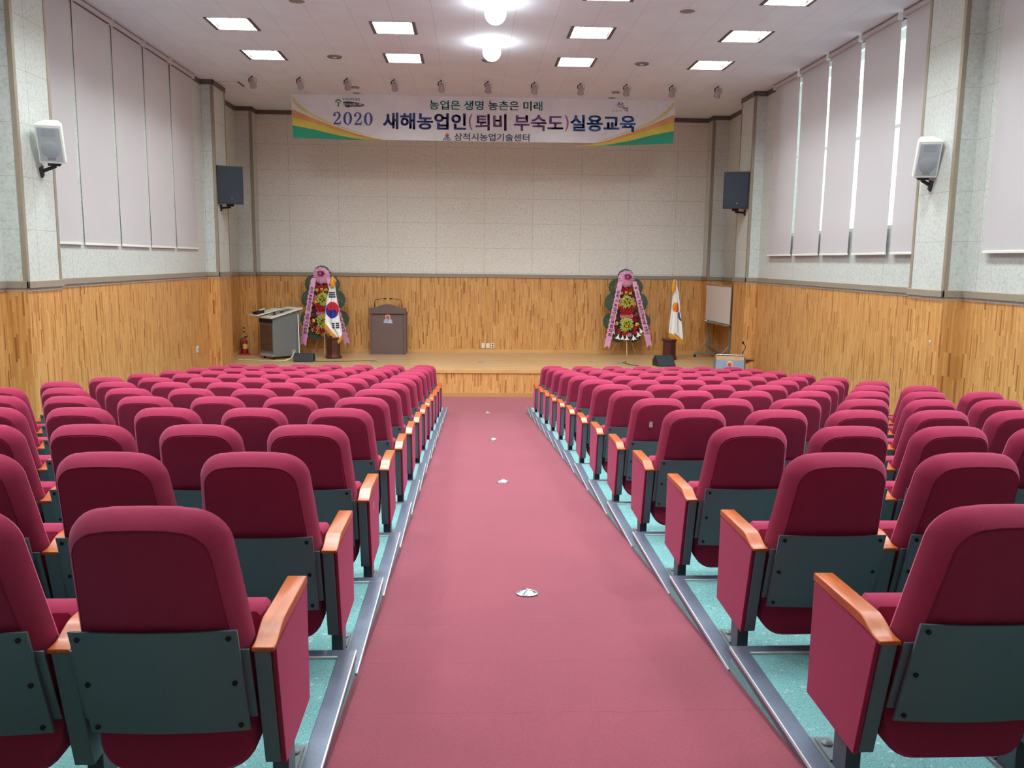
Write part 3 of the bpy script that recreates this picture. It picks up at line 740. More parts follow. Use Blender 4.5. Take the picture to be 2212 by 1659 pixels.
def two(cx, cy, w, h):
    P = lambda x, y: (cx+(x-0.5)*w, cy+(y-0.5)*h)
    pts = [P(0.10, 0.22), P(0.16, 0.10), P(0.34, 0.03), P(0.55, 0.03), P(0.74, 0.12), P(0.80, 0.28), P(0.72, 0.45), P(0.50, 0.62), P(0.28, 0.78), P(0.10, 0.93)]
    st = ribbon_poly(pts, [w*q for q in (0.16, 0.13, 0.10, 0.13, 0.21, 0.25, 0.22, 0.16, 0.11, 0.08)])
    ball = ellipse(*P(0.16, 0.25), w*0.15, h*0.095, 16)
    base = [P(0.04, 1.0), P(0.10, 0.86), P(0.80, 0.86), P(0.88, 0.72), P(0.96, 0.72), P(0.90, 1.0)]
    return merge([st, (ball, [tuple(range(16))]), (base, [tuple(range(6))])])
V, F = merge([two(728.5, 255.2, 18, 27), zero(751, 255.8, 19, 28), two(773.5, 256.3, 18, 27), zero(795.5, 257, 19, 28)])
MB().add([bf(u, v, 2) for u, v in V], F).build('lettering', M_P_NAVY, ban)
emblem(lambda u, v, l: bf(u, 600-v, l+1), 966, 600-303.3, 8.2, ban, False)
# knife shaped green badge with a sprig, upper left
tool = [(741, 219.6), (752, 219), (765, 220.5), (772, 222), (780, 223), (784, 224.6), (787.4, 227.2), (784, 229.3), (779, 230.6), (765, 230.2), (757, 230.6), (753, 232.3), (748, 231.6), (743, 227.5)]
MB().add([bf(*p) for p in tool], [tuple(range(len(tool)))]).build('printed_badge', mat('printed_dark_green', (44, 72, 80), 0.7, 0, 0.05, 6), ban)
btext('강소농(强小農)', 742.6, 783, 222.6, 228.8, M_P_WHITE, 0.01, 0.01)
btext('작지만 강한 농업', 739, 777, 211.4, 217, M_P_INK, 0.01)
sp = [ribbon_poly([(730.5+5.2*math.cos(t)*1.0, 219.5-3.6*math.sin(t)) for t in [PI*1.1-PI*1.25*i/10 for i in range(11)]], [2.6, 3, 3.2, 3.4, 3.4, 3.4, 3.2, 2.8, 2.4, 1.8, 1]), ribbon_poly([(731, 221.5), (731, 225), (730.6, 228.5), (729.6, 231)], [2.2, 2.8, 2.8, 2]), ribbon_poly([(727, 222.5), (731, 221), (735, 223.5)], [1, 1.6, 1])]
V, F = merge(sp); MB().add([bf(u, v, 2) for u, v in V], F).build('printed_sprig', M_P_LEAF, ban)
# brush written place name, upper right
K = lambda pts: [(1290+x/22.12, 205+y/22.12) for x, y in pts]
br = [ribbon_poly(K([(1055, 350), (1030, 430), (955, 520)]), [2, 2, 1]), ribbon_poly(K([(1050, 420), (1090, 450), (1125, 495)]), [1.2, 2, 1.6]), ribbon_poly(K([(1182, 345), (1185, 430), (1182, 510)]), [1, 1.5, 1]), ribbon_poly(K([(1190, 440), (1230, 430), (1275, 425)]), [1.2, 1.4, 1]),
      ribbon_poly(K([(1040, 530), (1030, 575), (1120, 590), (1200, 580), (1200, 530)]), [1, 1.2, 1.1, 1.2, 1]), ribbon_poly(K([(1240, 520), (1290, 545)]), [1.2, 1.5]), ribbon_poly(K([(1240, 595), (1300, 590), (1280, 640), (1205, 680)]), [1, 1.4, 1.4, 0.8]), ribbon_poly(K([(1290, 610), (1340, 680)]), [1.2, 1.6]), ribbon_poly(K([(1330, 650), (1430, 640)]), [1, 1.2]),
      ribbon_poly(K([(1440, 585), (1440, 700)]), [1.4, 1.4]), ribbon_poly(K([(1285, 755), (1350, 735), (1435, 715), (1430, 770), (1405, 825)]), [1.2, 1.4, 1.5, 1.5, 1])]
V, F = merge(br); MB().add([bf(u, v, 2) for u, v in V], F).build('lettering', M_P_INK, ban)
btext('삼척시', 1322, 1343, 237.3, 241.6, M_P_GREY, 0.0, 0.005)
for px, py in ((633, 203), (1456, 213), (905, 204), (1195, 208)):
    p = at(px, py, YBN); MB().tube([p, (p.x, p.y, ZC)], 0.004, 6).build('cord', M_P_WHITE, ban)

# ---------------------------------------------------------------- wall plates
def wplate(name, label, cat, x, y, z, w, h, axis, mtl, holes=(), group=None, hm=None):
    t = thing(name, label, cat, (x, y, z), 0, group)
    if axis == 'y':
        MB().box(-w/2, w/2, -0.012, 0, -h/2, h/2).build('plate', mtl, t, bevel=0.003)
        for hx, hz, r in holes: MB().lathe([(r, -0.0125), (r*0.9, -0.0135), (0.001, -0.0135)], (hx, 0, hz), 12, 'y').build('socket', hm or M_DARK, t)
    else:
        d = 0.012*axis
        MB().box(min(0, d), max(0, d), -w/2, w/2, -h/2, h/2).build('plate', mtl, t, bevel=0.003)
        MB().box(min(d, d*1.5), max(d, d*1.5), -w*0.22, w*0.22, -h*0.3, h*0.3).build('rocker', hm or M_P_GREY, t, bevel=0.002)
    return t
wplate('wall_switch', 'white switch plate, leftmost of three on the stage back wall', 'switch', -0.01, YB, 0.78, 0.08, 0.12, 'y', M_WHITE, ((0, 0.02, 0.012),), 'plates low on the stage back wall', M_P_GREY)
wplate('phone_socket', 'white plate with one jack, middle of three on the stage back wall', 'socket', 0.11, YB, 0.78, 0.08, 0.12, 'y', M_WHITE, ((0, 0.01, 0.008),), 'plates low on the stage back wall')
wplate('power_outlet', 'white double power outlet, rightmost of three on the stage back wall', 'outlet', 0.23, YB, 0.78, 0.08, 0.12, 'y', M_WHITE, ((0, 0.026, 0.019), (0, -0.026, 0.019)), 'plates low on the stage back wall')
wplate('wall_switch', 'white switch plate low on the left pine wainscot', 'switch', -XW, 17.33, 1.09, 0.13, 0.12, 1, M_WHITE)
wplate('wall_plate', 'small dark framed plate above the fire extinguisher', 'switch', -5.88, 21.2, 1.17, 0.06, 0.14, 'y', mat('brown_plate', (120, 84, 60), 0.5), ((0, 0.0, 0.018),), None, M_WHITE)
wplate('wall_button', 'tiny white square plate on the near right column wainscot', 'switch', XP, 10.62, 1.96, 0.03, 0.035, -1, M_WHITE)
for x, y, w in ((-0.08, 19.53, 'middle of the stage floor'), (2.55, 19.57, 'stage floor left of the right wreath'), (3.14, 19.51, 'stage floor before the right wreath'), (-2.54, 19.54, 'stage floor before the dark lectern')):
    t = thing('floor_outlet_box', 'grey flush outlet box lid in the %s' % w, 'outlet', (x, y, Z_ST), 0, 'flush floor boxes in the stage')
    MB().box(-0.075, 0.075, -0.06, 0.06, 0.0, 0.006).build('frame', M_CHROME, t, bevel=0.002); MB().box(-0.062, 0.062, -0.048, 0.048, 0.006, 0.009).build('lid', M_GREYPL, t, bevel=0.002)
for k, y in enumerate((4.47, 8.17, 11.77, 16.22)):
    sl = math.atan(DROP/ROW_D) if y < 16 else 0
    t = thing('floor_light', '%s round chrome floor light set in the aisle carpet' % ['nearest', 'second nearest', 'third nearest', 'farthest'][k], 'light', (0, y, ramp_z(y)+0.001), 0, 'round chrome floor lights in the aisle')
    t.rotation_euler = (-sl, 0, 0)
    MB().lathe([(0.064, 0.0), (0.062, 0.006), (0.05, 0.010), (0.046, 0.005)], (0, 0, 0), 28).build('bezel', M_CHROME, t, smooth=40)
    MB().lathe([(0.046, 0.004), (0.03, 0.016), (0.012, 0.021), (0.001, 0.022)], (0, 0, 0), 24).build('lens', mat('frosted_lens', (176, 180, 184), 0.3, 0.3, 0.02, 30), t, smooth=60)
    b = MB()
    for q in range(3):
        a = 2*PI*q/3; b.tube([(0.05*math.cos(a), 0.05*math.sin(a), 0.010), (0.02*math.cos(a), 0.02*math.sin(a), 0.021), (0, 0, 0.024)], 0.004, 6)
    b.build('guard', M_CHROME, t, smooth=60)

# ---------------------------------------------------------------- stage furniture
M_LECT = mat('brown_violet_lectern_laminate', (104, 84, 82), 0.5, 0, 0.05, 60)
M_MAHOG = mat('dark_mahogany', (74, 34, 28), 0.35, 0, 0.12, 12, coat=0.3)
M_MIC = mat('black_gooseneck', (38, 26, 22), 0.45, 0.2, 0.04, 60)
M_GREYBOX = mat('grey_console_laminate', (110, 114, 116), 0.6, 0, 0.04, 300)
M_CREAM = mat('cream_console_top', (224, 222, 212), 0.4, 0, 0.02, 20)
M_SMOKE = mat('smoked_door_panel', (84, 66, 58), 0.12, 0, 0.12, 7, coat=0.5)
M_RED = mat('red_extinguisher_paint', (168, 28, 34), 0.3, 0, 0.04, 10, coat=0.4)
M_YEL = mat('yellow_label', (226, 206, 96), 0.6)
M_CABLE = mat('beige_conduit', (206, 200, 172), 0.5)
M_WB = mat('whiteboard_enamel', (226, 226, 226), 0.25, 0, 0.01, 5)
M_STEEL = mat('grey_painted_frame', (128, 134, 136), 0.4, 0.3, 0.04, 30)
M_BLUE = mat('grey_blue_acrylic_panel', (150, 166, 184), 0.2, 0, 0.03, 8)
M_BWOOD = mat('brown_lectern_board', (158, 104, 72), 0.4, 0, 0.1, 9)
M_TAN = mat('pale_lectern_board', (206, 172, 136), 0.45, 0, 0.05, 9)

# lectern with two arched gooseneck microphones
t = thing('lectern', 'dark brown lectern with arched top and city emblem', 'lectern', (-2.365, 21.10, Z_ST))
b = MB().box(-0.425, 0.425, 0.03, 0.5, 0.02, 1.0); b.build('body', M_LECT, t, bevel=0.006)
MB().box(-0.44, 0.44, 0.01, 0.52, 0.0, 0.03).build('plinth', M_LECT, t, bevel=0.004)
for sx in (-1, 1): MB().box(min(sx*0.395, sx*0.44), max(sx*0.395, sx*0.44), 0.0, 0.5, 0.03, 1.0).build('side_panel', M_LECT, t, bevel=0.004)
top = [(-0.455, 1.0), (0.455, 1.0), (0.455, 1.145)]+[(0.30*math.cos(PI*i/20)*1.0, 1.145+0.088*(0.5-0.5*math.cos(2*PI*i/20))) for i in range(21)]+[(-0.455, 1.145)]
MB().prism([(x, -0.02, z) for x, z in top], [(x, 0.02, z) for x, z in top]).build('arched_header', M_LECT, t, bevel=0.004)
MB().add([(x, y, z) for y, dz in ((0.02, 0.12), (0.52, -0.02)) for x in (-0.45, 0.45) for z in (1.0+dz-0.02, 1.0+dz)], [(0, 1, 3, 2), (4, 6, 7, 5), (0, 2, 6, 4), (1, 5, 7, 3), (0, 4, 5, 1), (2, 3, 7, 6)]).build('reading_top', M_LECT, t)
for sx in (-1, 1):
    m_ = MB().tube([(sx*0.335, 0.2, 1.06), (sx*0.335, 0.2, 1.20), (sx*0.333, 0.19, 1.28), (sx*0.315, 0.17, 1.325), (sx*0.27, 0.15, 1.345), (sx*0.16, 0.12, 1.358), (sx*0.09, 0.1, 1.365)], [0.012, 0.012, 0.006, 0.006, 0.006, 0.006, 0.006], 8).build('gooseneck', M_MIC, t, smooth=60)
    MB().tube([(sx*0.10, 0.1, 1.364), (sx*0.085, 0.1, 1.366), (sx*0.05, 0.098, 1.366), (sx*0.035, 0.097, 1.365)], [0.008, 0.017, 0.019, 0.012], 10).build('microphone', M_BLACK, m_, smooth=60)
emblem(lambda u, v, l: (u, 0.03-0.003*l, v), 0.0, 0.785, 0.105, t)

# multimedia console
A0 = Vector((-4.86, 19.8, 0)); e1 = Vector((0.68, 0.735, 0)).normalized(); e2 = Vector((-0.735, 0.68, 0)).normalized()
t = thing('media_console', 'grey media console with slanted cream top and smoked door, on castors', 'console', (A0.x, A0.y, Z_ST))
CW, CD = 0.74, 0.52
def cq(a, c, z): p = e1*a + e2*c; return (p.x, p.y, z)
def cbox(b, a0, a1, c0, c1, z0, z1, sl=0.0):
    return b.add([cq(a, c, z+(sl*a if z == z1 else 0)) for z in (z0, z1) for c in (c0, c1) for a in (a0, a1)], [(0, 2, 3, 1), (4, 5, 7, 6), (0, 1, 5, 4), (2, 6, 7, 3), (0, 4, 6, 2), (1, 3, 7, 5)])
SLP = 0.17/CW
cbox(MB(), 0, CW, 0, CD, 0.062, 0.955, SLP).build('body', M_GREYBOX, t, bevel=0.006)
cbox(MB(), -0.014, 0.0, 0.03, CD-0.03, 0.20, 0.80).build('smoked_door', M_SMOKE, t, bevel=0.004)
cbox(MB(), -0.012, 0.0, 0.0, CD, 0.84, 0.94).build('drawer_slot', M_DARK, t, bevel=0.003)
cbox(MB(), -0.01, 0.0, 0.0, CD, 0.062, 0.13).build('kick_rail', M_P_GREY, t, bevel=0.003)
def slab(b, a0, a1, c0, c1, z, th, sl):
    return b.add([cq(a, c, z+sl*a+d) for d in (0, th) for c in (c0, c1) for a in (a0, a1)], [(0, 2, 3, 1), (4, 5, 7, 6), (0, 1, 5, 4), (2, 6, 7, 3), (0, 4, 6, 2), (1, 3, 7, 5)])
slab(MB(), -0.07, CW+0.07, -0.05, CD+0.05, 0.958, 0.035, SLP).build('top', M_CREAM, t, bevel=0.008)
w_ = slab(MB(), 0.06, 0.62, 0.06, 0.28, 0.994, 0.004, SLP).build('control_well', M_GREYPL, t)
for a, c, r in ((0.14, 0.14, 0.03), (0.34, 0.11, 0.045), (0.22, 0.22, 0.026)):
    p = cq(a, c, 0.998+SLP*a); MB().lathe([(r, 0), (r*0.9, 0.02), (r*0.4, 0.028), (0.001, 0.03)], p, 14).build('knob_unit', M_BLACK, w_, smooth=50)
slab(MB(), 0.34, 0.58, 0.17, 0.27, 0.999, 0.012, SLP).build('keyboard', M_STEEL, w_, bevel=0.003)
slab(MB(), -0.20, 0.46, 0.30, CD+0.10, 1.03, 0.03, SLP*0.9).build('sliding_lid', M_CREAM, t, bevel=0.006)
v_ = slab(MB(), -0.16, 0.04, 0.36, 0.56, 1.06, 0.055, SLP*0.9).build('document_camera', M_BLACK, t, bevel=0.01)
slab(MB(), -0.04, 0.10, 0.42, 0.50, 1.12, 0.02, SLP*0.9).build('camera_arm', M_CREAM, v_, bevel=0.004)
for a in (0.07, CW-0.07):
    for c in (0.07, CD-0.07):
        p = cq(a, c, 0.028); w = MB().lathe([(0.016, -0.012), (0.028, -0.010), (0.028, 0.010), (0.016, 0.012)], p, 14, 'y').build('castor', M_BLACK, t, smooth=40)
        MB().box(p[0]-0.016, p[0]+0.016, p[1]-0.018, p[1]+0.018, 0.05, 0.066).build('castor_fork', M_CHROME, w)
p0, p1 = at(647, 763, 20.2), at(643.5, 679, 20.25)
t = thing('white_pole', 'thin white pole leaning upright beside the grey console', 'pole', (p0.x, 20.2, Z_ST))
MB().tube([(0, 0, 0.0), (p1.x-p0.x, 0.05, p1.z-Z_ST)], 0.012, 10).build('rod', M_WHITE, t, smooth=60)
MB().lathe([(0.016, 0), (0.016, 0.03)], (0, 0, 0), 10).build('end_cap', M_GREYPL, t, smooth=40)
# conduit with round plug, and thin cables on the boards
P = lambda px, py: at(px, py, (lambda d: d)(0)) if False else None
def on_stage(px, py, dz=0.0):
    d = _r*((px-1106)/FPX) - _u*((py-829.5)/FPX) + _f; k = (Z_ST+dz-CAM.z)/d.z; return CAM + d*k
t = thing('cable_conduit', 'beige flexible conduit running from the console along the stage', 'cable', (0, 0, 0))
c0 = on_stage(632, 771, 0.03)
pts = [Vector((-4.36, 19.62, Z_ST+0.20)), Vector((-4.37, 19.6, Z_ST+0.13)), Vector((-4.42, 19.56, Z_ST+0.06)), Vector((-4.52, 19.5, Z_ST+0.02)), on_stage(602, 780, 0.018), on_stage(575, 779.5, 0.014), on_stage(545, 777.5, 0.012), on_stage(515, 776.6, 0.012)]
MB().tube(pts, [0.02, 0.02, 0.02, 0.019, 0.014, 0.012, 0.012, 0.012], 8).build('hose', M_CABLE, t, smooth=60)
h = MB().lathe([(0.045, -0.015), (0.045, 0.015)], (-4.355, 19.62, Z_ST+0.225), 20, 'y').build('round_plug', mat('olive_plug', (150, 150, 118), 0.5), t, smooth=40)
for nm, lab, pp in (('audio_cable', 'thin dark cable on the stage floor before the left flag stand', [(679, 780.6), (700, 781), (740, 780.2), (790, 779.5), (812, 779)]),
                    ('audio_cable', 'thin looped cable on the stage floor before the right wreath', [(1362, 787.5), (1352, 785), (1345, 783.2), (1352, 780.5), (1351, 785), (1358, 787.4), (1380, 790)])):
    o = MB().tube([on_stage(a, c, 0.006) for a, c in pp], 0.006, 6).build(nm, M_BLACK, smooth=60); tag(o, lab, 'cable')
# stage monitor wedges
def wedge(name, label, x, y, w, d, h, rz, slope):
    t = thing(name, label, 'speaker', (x, y, Z_ST), rz)
    pr = [(-d/2, 0), (d/2, 0), (d/2, h*0.55), (d/2-0.1, h), (-d/2+slope, h)]
    MB().prism([(-w/2, a, z) for a, z in pr], [(w/2, a, z) for a, z in pr]).build('cabinet', M_DARK, t, bevel=0.008)
    a, z = pr[0], pr[4]; n_ = Vector((0, -(h), -(slope))) if False else Vector((0, -h, slope)).normalized()*0.008
    q = [(-w/2+0.03, pr[0][0]+0.015*slope/h+slope*0.05, h*0.08), (w/2-0.03, pr[0][0]+slope*0.08, h*0.08), (w/2-0.03, pr[0][0]+slope*0.93, h*0.93), (-w/2+0.03, pr[0][0]+slope*0.93, h*0.93)]
    q[0] = (q[0][0], q[1][1], q[0][2])
    MB().prism([tuple(Vector(p)+n_) for p in q], [tuple(Vector(p)) for p in q]).build('grille', M_BGR, t)
    for sx in (-1, 1):
        MB().box(sx*w/2-(0.0 if sx > 0 else 0.004), sx*w/2+(0.004 if sx > 0 else 0.0), -0.06, 0.06, h*0.4, h*0.6).build('handle', M_BLACK, t)
wedge('stage_monitor', 'low black stage monitor beside the grey console', -4.11, 19.55, 0.44, 0.32, 0.185, 0, 0.05)
wedge('stage_monitor', 'black slanted stage monitor in front of the right flag stand', 4.07, 19.1, 0.42, 0.36, 0.235, math.radians(14), 0.20)
# fire extinguisher in its floor stand
t = thing('fire_extinguisher', 'red fire extinguisher with yellow label in a red floor stand', 'extinguisher', (-5.80, 20.92, Z_ST))
MB().lathe([(0.06, 0.03), (0.072, 0.045), (0.072, 0.30), (0.06, 0.335), (0.028, 0.36), (0.024, 0.375)], (0, 0, 0), 20).build('cylinder', M_RED, t, smooth=40)
b = MB().lathe([(0.026, 0.372), (0.026, 0.40), (0.01, 0.41)], (0, 0, 0), 14); b.build('valve', M_CHROME, t, smooth=40)
MB().add([(x, y, z) for y in (-0.012, 0.012) for x, z in ((-0.02, 0.405), (0.02, 0.405), (0.075, 0.43), (0.07, 0.45), (0.0, 0.43))], [(0, 1, 2, 3, 4), (9, 8, 7, 6, 5), (0, 5, 6, 1), (1, 6, 7, 2), (2, 7, 8, 3), (3, 8, 9, 4), (4, 9, 5, 0)]).build('lever', M_BLACK, t)
MB().tube([(-0.02, -0.01, 0.39), (-0.075, -0.02, 0.38), (-0.088, -0.03, 0.30), (-0.08, -0.03, 0.16)], 0.01, 8).build('hose', M_BLACK, t, smooth=60)
b = MB(); b.loft([[(0.0735*math.cos(a), 0.0735*math.sin(a), z) for z in (0.14, 0.26)] for a in [-PI*0.62+PI*0.55*q/10 for q in range(11)]], False, False).build('label', M_YEL, t, smooth=60)
s_ = MB().prism([(-0.12, -0.10, 0), (0.12, -0.10, 0), (0.12, 0.10, 0), (-0.12, 0.10, 0)], [(-0.09, -0.075, 0.03), (0.09, -0.075, 0.03), (0.09, 0.075, 0.03), (-0.09, 0.075, 0.03)]).build('stand', M_RED, t, bevel=0.004)
for sx in (-1, 1): MB().prism([(sx*0.10, -0.08, 0.02), (sx*0.10, 0.08, 0.02), (sx*0.075, 0.02, 0.17), (sx*0.075, -0.02, 0.17)], [(sx*0.088, -0.08, 0.02), (sx*0.088, 0.08, 0.02), (sx*0.0735, 0.02, 0.17), (sx*0.0735, -0.02, 0.17)]).build('stand_cheek', M_RED, s_)
# whiteboard on a wheeled frame, turned along the right side wall
a0, a1 = Vector((5.505, 21.04)), Vector((5.60, 19.30)); dv = (a1-a0).normalized(); L = (a1-a0).length
t = thing('whiteboard', 'white board on a wheeled grey frame beside the right wall', 'whiteboard', (a0.x, a0.y, Z_ST), math.atan2(dv.y, dv.x))
MB().box(0, L, 0.0, 0.018, 0.92, 1.80).build('board', M_WB, t)
b = MB().box(-0.015, L+0.015, -0.006, 0.024, 0.905, 0.935); b.box(-0.015, L+0.015, -0.006, 0.024, 1.785, 1.815); b.box(-0.015, 0.01, -0.006, 0.024, 0.93, 1.79); b.box(L-0.01, L+0.015, -0.006, 0.024, 0.93, 1.79)
b.build('frame', M_CHROME, t, bevel=0.004)
tr = MB().box(0.02, L-0.02, -0.075, -0.006, 0.885, 0.905).build('pen_tray', M_STEEL, t, bevel=0.004)
MB().box(0.10, 0.24, -0.06, -0.025, 0.905, 0.93).build('eraser', M_WHITE, tr, bevel=0.004)
for px in (0.10, L-0.10):
    MB().box(px-0.02, px+0.02, 0.026, 0.066, 0.10, 1.75).build('upright', M_STEEL, t, bevel=0.004)
    f_ = MB().box(px-0.025, px+0.025, -0.28, 0.32, 0.075, 0.115).build('foot', M_STEEL, t, bevel=0.004)
    MB().tube([(px, -0.24, 0.11), (px, 0.04, 0.42)], 0.014, 8).build('brace', M_STEEL, t, smooth=50)
    MB().tube([(px, 0.29, 0.11), (px, 0.05, 0.42)], 0.014, 8).build('brace', M_STEEL, t, smooth=50)
    for q in (-0.26, 0.30): MB().lathe([(0.015, -0.012), (0.034, -0.01), (0.034, 0.01), (0.015, 0.012)], (px, q, 0.036), 14, 'x').build('castor', M_BLACK, f_, smooth=40)
MB().tube([(0.10, 0.046, 0.33), (L-0.10, 0.046, 0.18)], 0.013, 8).build('stretcher', M_STEEL, t, smooth=50)
# small lectern of chrome tube with a blue panel, on the hall floor before the stage
t = thing('tube_lectern', 'small lectern of bent chrome tube with grey-blue panel by the stage steps', 'lectern', (5.04, 17.35, 0), math.radians(-14))
W2 = 0.30
pts = [(-W2, 0, 0.03), (-W2, 0, 0.985)]+[(-W2+0.06-0.06*math.cos(PI/2*i/5), 0, 0.985+0.06*math.sin(PI/2*i/5)) for i in range(1, 6)]+[(W2-0.06+0.06*math.sin(PI/2*i/5), 0, 0.985+0.06*math.cos(PI/2*i/5)) for i in range(0, 5)]+[(W2, 0, 0.985), (W2, 0, 0.03)]
MB().tube(pts, 0.014, 10).build('tube_frame', M_CHROME, t, smooth=50)
MB().box(-W2+0.015, W2-0.015, -0.006, 0.006, 0.12, 0.935).build('front_panel', M_BLUE, t, bevel=0.003)
MB().box(-W2+0.02, W2-0.02, -0.004, 0.008, 0.937, 1.02).build('tan_strip', M_TAN, t, bevel=0.002)
MB().prism([(-0.26, 0.02, 0.985), (0.50, 0.02, 0.985), (0.50, 0.46, 0.90), (-0.26, 0.46, 0.90)], [(-0.26, 0.02, 0.955), (0.50, 0.02, 0.955), (0.50, 0.46, 0.87), (-0.26, 0.46, 0.87)]).build('reading_board', M_BWOOD, t, bevel=0.004)
MB().prism([(0.30, 0.1, 0.935), (0.45, 0.1, 0.935), (0.40, 0.1, 0.89), (0.30, 0.1, 0.84)], [(0.30, 0.13, 0.93), (0.45, 0.13, 0.93), (0.40, 0.13, 0.885), (0.30, 0.13, 0.835)]).build('board_bracket', M_BWOOD, t)
for sx in (-1, 1): MB().box(sx*W2-0.02, sx*W2+0.02, -0.16, 0.40, 0.0, 0.035).build('foot', M_CHROME, t, bevel=0.005)
for sx in (-1, 1): MB().tube([(sx*W2, 0.36, 0.03), (sx*W2, 0.36, 0.89)], 0.012, 8).build('rear_tube', M_CHROME, t, smooth=50)
m_ = MB().tube([(0.25, 0.12, 0.95), (0.255, 0.12, 1.05), (0.275, 0.10, 1.13), (0.305, 0.09, 1.19), (0.30, 0.07, 1.235), (0.27, 0.05, 1.27), (0.255, 0.04, 1.29)], 0.008, 8).build('gooseneck', M_MIC, t, smooth=60)
MB().tube([(0.265, 0.045, 1.275), (0.255, 0.04, 1.29), (0.245, 0.035, 1.32), (0.24, 0.032, 1.332)], [0.01, 0.02, 0.022, 0.012], 10).build('microphone', M_BLACK, m_, smooth=60)
emblem(lambda u, v, l: (u, -0.007-0.002*l, v), 0.0, 0.72, 0.10, t)

# ---------------------------------------------------------------- flower wreaths on tripods
M_FROND = mat('dark_green_frond', (60, 92, 86), 0.6, 0, 0.12, 40)
M_FROND2 = mat('black_green_filler', (30, 40, 36), 0.7, 0, 0.1, 30)
M_TULLE = mat('pale_pink_tulle', (226, 168, 200), 0.8, 0, 0.05, 40)
M_BOW = mat('magenta_satin', (214, 92, 178), 0.35, 0, 0.06, 12)
M_RIB = mat('pink_satin_ribbon', (224, 160, 206), 0.5, 0, 0.03, 12)
M_RINK = mat('dark_purple_ink', (64, 24, 62), 0.7)
M_FRILL_Y = mat('yellow_frill', (224, 214, 110), 0.6, 0, 0.05, 30)
M_FRILL_P = mat('plum_frill', (150, 54, 96), 0.6, 0, 0.05, 30)
M_PET_R = mat('red_petals', (178, 34, 44), 0.6, 0, 0.12, 60)
M_PET_P = mat('pink_petals', (222, 128, 158), 0.6, 0, 0.08, 60)
M_PET_Y = mat('yellow_petals', (238, 206, 60), 0.6, 0, 0.08, 60)
M_PET_G = mat('lime_lily_petals', (206, 206, 60), 0.6, 0, 0.1, 60)
M_PET_W = mat('white_lily_petals', (240, 240, 236), 0.6, 0, 0.02, 60)
M_PET_C = mat('crimson_petals', (142, 26, 56), 0.6, 0, 0.12, 60)
M_EYE = mat('brown_flower_eye', (120, 66, 24), 0.8, 0, 0.1, 80)
M_TRIPOD = mat('pale_wooden_pole', (214, 180, 140), 0.5, 0, 0.06, 20)
KX = 0.001448
def wp(cx, cy): return ((cx-555)*KX, (1580-cy)*KX)
def fan_mesh(r, n=46, a0=0.0, a1=2*PI):
    """pleated palm fan: narrow folded blades round a hub, facing -y"""
    b = MB()
    for i in range(n):
        a = a0+(a1-a0)*(i+0.5)/n; da = (a1-a0)/n*0.47; rr = r*(0.97+0.03*math.sin(i*2.3))
        c, s_ = math.cos(a), math.sin(a)
        def q(rad, off, y): return (rad*math.cos(a+off), y, rad*math.sin(a+off))
        b.add([q(r*0.1, 0, -0.012), q(rr*0.93, -da, 0.004), q(rr, 0, -0.008), q(rr*0.93, da, 0.004), q(rr*0.93, 0, 0.012)], [(0, 1, 2), (0, 2, 3), (0, 4, 1), (1, 4, 2), (2, 4, 3), (3, 4, 0)])
    return b
def daisy(r, m, n=13, rings=2):
    b = MB()
    for k in range(rings):
        rr = r*(1-0.33*k)
        for i in range(n):
            a = 2*PI*(i+0.5*k)/n; w = rr*0.25
            T = lambda rad, side, y: (rad*math.cos(a)-side*math.sin(a), y, rad*math.sin(a)+side*math.cos(a))
            b.slot(0).add([T(rr*0.12, 0, -0.012-0.008*k), T(rr*0.65, -w, -0.006-0.014*k), T(rr, 0, 0.004-0.012*k), T(rr*0.65, w, -0.006-0.014*k), T(rr*0.6, 0, -0.014-0.014*k), T(rr*0.5, 0, 0.006-0.01*k)], [(0, 1, 4), (1, 2, 4), (2, 3, 4), (3, 0, 4), (0, 5, 1), (1, 5, 2), (2, 5, 3), (3, 5, 0)])
    b.slot(1).lathe([(r*0.2, -0.012), (r*0.17, -0.03), (r*0.06, -0.038), (0.001, -0.038)], (0, 0, 0), 12, 'y')
    return b
def rose(r):
    b = MB()
    for k, (rr, y) in enumerate(((1.0, 0.0), (0.78, -0.016), (0.55, -0.03), (0.32, -0.04))):
        n = 7-k
        for i in range(n):
            a = 2*PI*i/n+k*0.5; w = rr*r*0.52
            T = lambda rad, side, yy: (rad*r*math.cos(a)-side*math.sin(a), yy, rad*r*math.sin(a)+side*math.cos(a))
            b.add([T(0.0, 0, y+0.004), T(rr*0.6, -w, y-0.004), T(rr*0.95, -w*0.6, y-0.012), T(rr, 0, y-0.014), T(rr*0.95, w*0.6, y-0.012), T(rr*0.6, w, y-0.004), T(rr*0.5, 0, y+0.02)], [(0, 1, 2, 3), (0, 3, 4, 5), (0, 6, 1), (1, 6, 2), (2, 6, 3), (3, 6, 4), (4, 6, 5), (5, 6, 0)])
    return b
def lily(r, n=6, lift=0.03):
    b = MB()
    for i in range(n):
        a = 2*PI*i/n+0.3; w = r*0.17
        T = lambda rad, side, y: (rad*math.cos(a)-side*math.sin(a), y, rad*math.sin(a)+side*math.cos(a))
        b.slot(0).add([T(r*0.05, 0, 0.01), T(r*0.45, -w, -lift), T(r*0.8, -w*0.55, -lift*0.8), T(r, 0, -lift*0.2), T(r*0.8, w*0.55, -lift*0.8), T(r*0.45, w, -lift), T(r*0.5, 0, -lift*0.5)], [(0, 1, 6), (1, 2, 6), (2, 3, 6), (3, 4, 6), (4, 5, 6), (5, 0, 6)])
        b.slot(1).tube([T(r*0.05, 0, -0.01), T(r*0.22, r*0.06, -lift*1.6)], 0.003, 5)
    return b
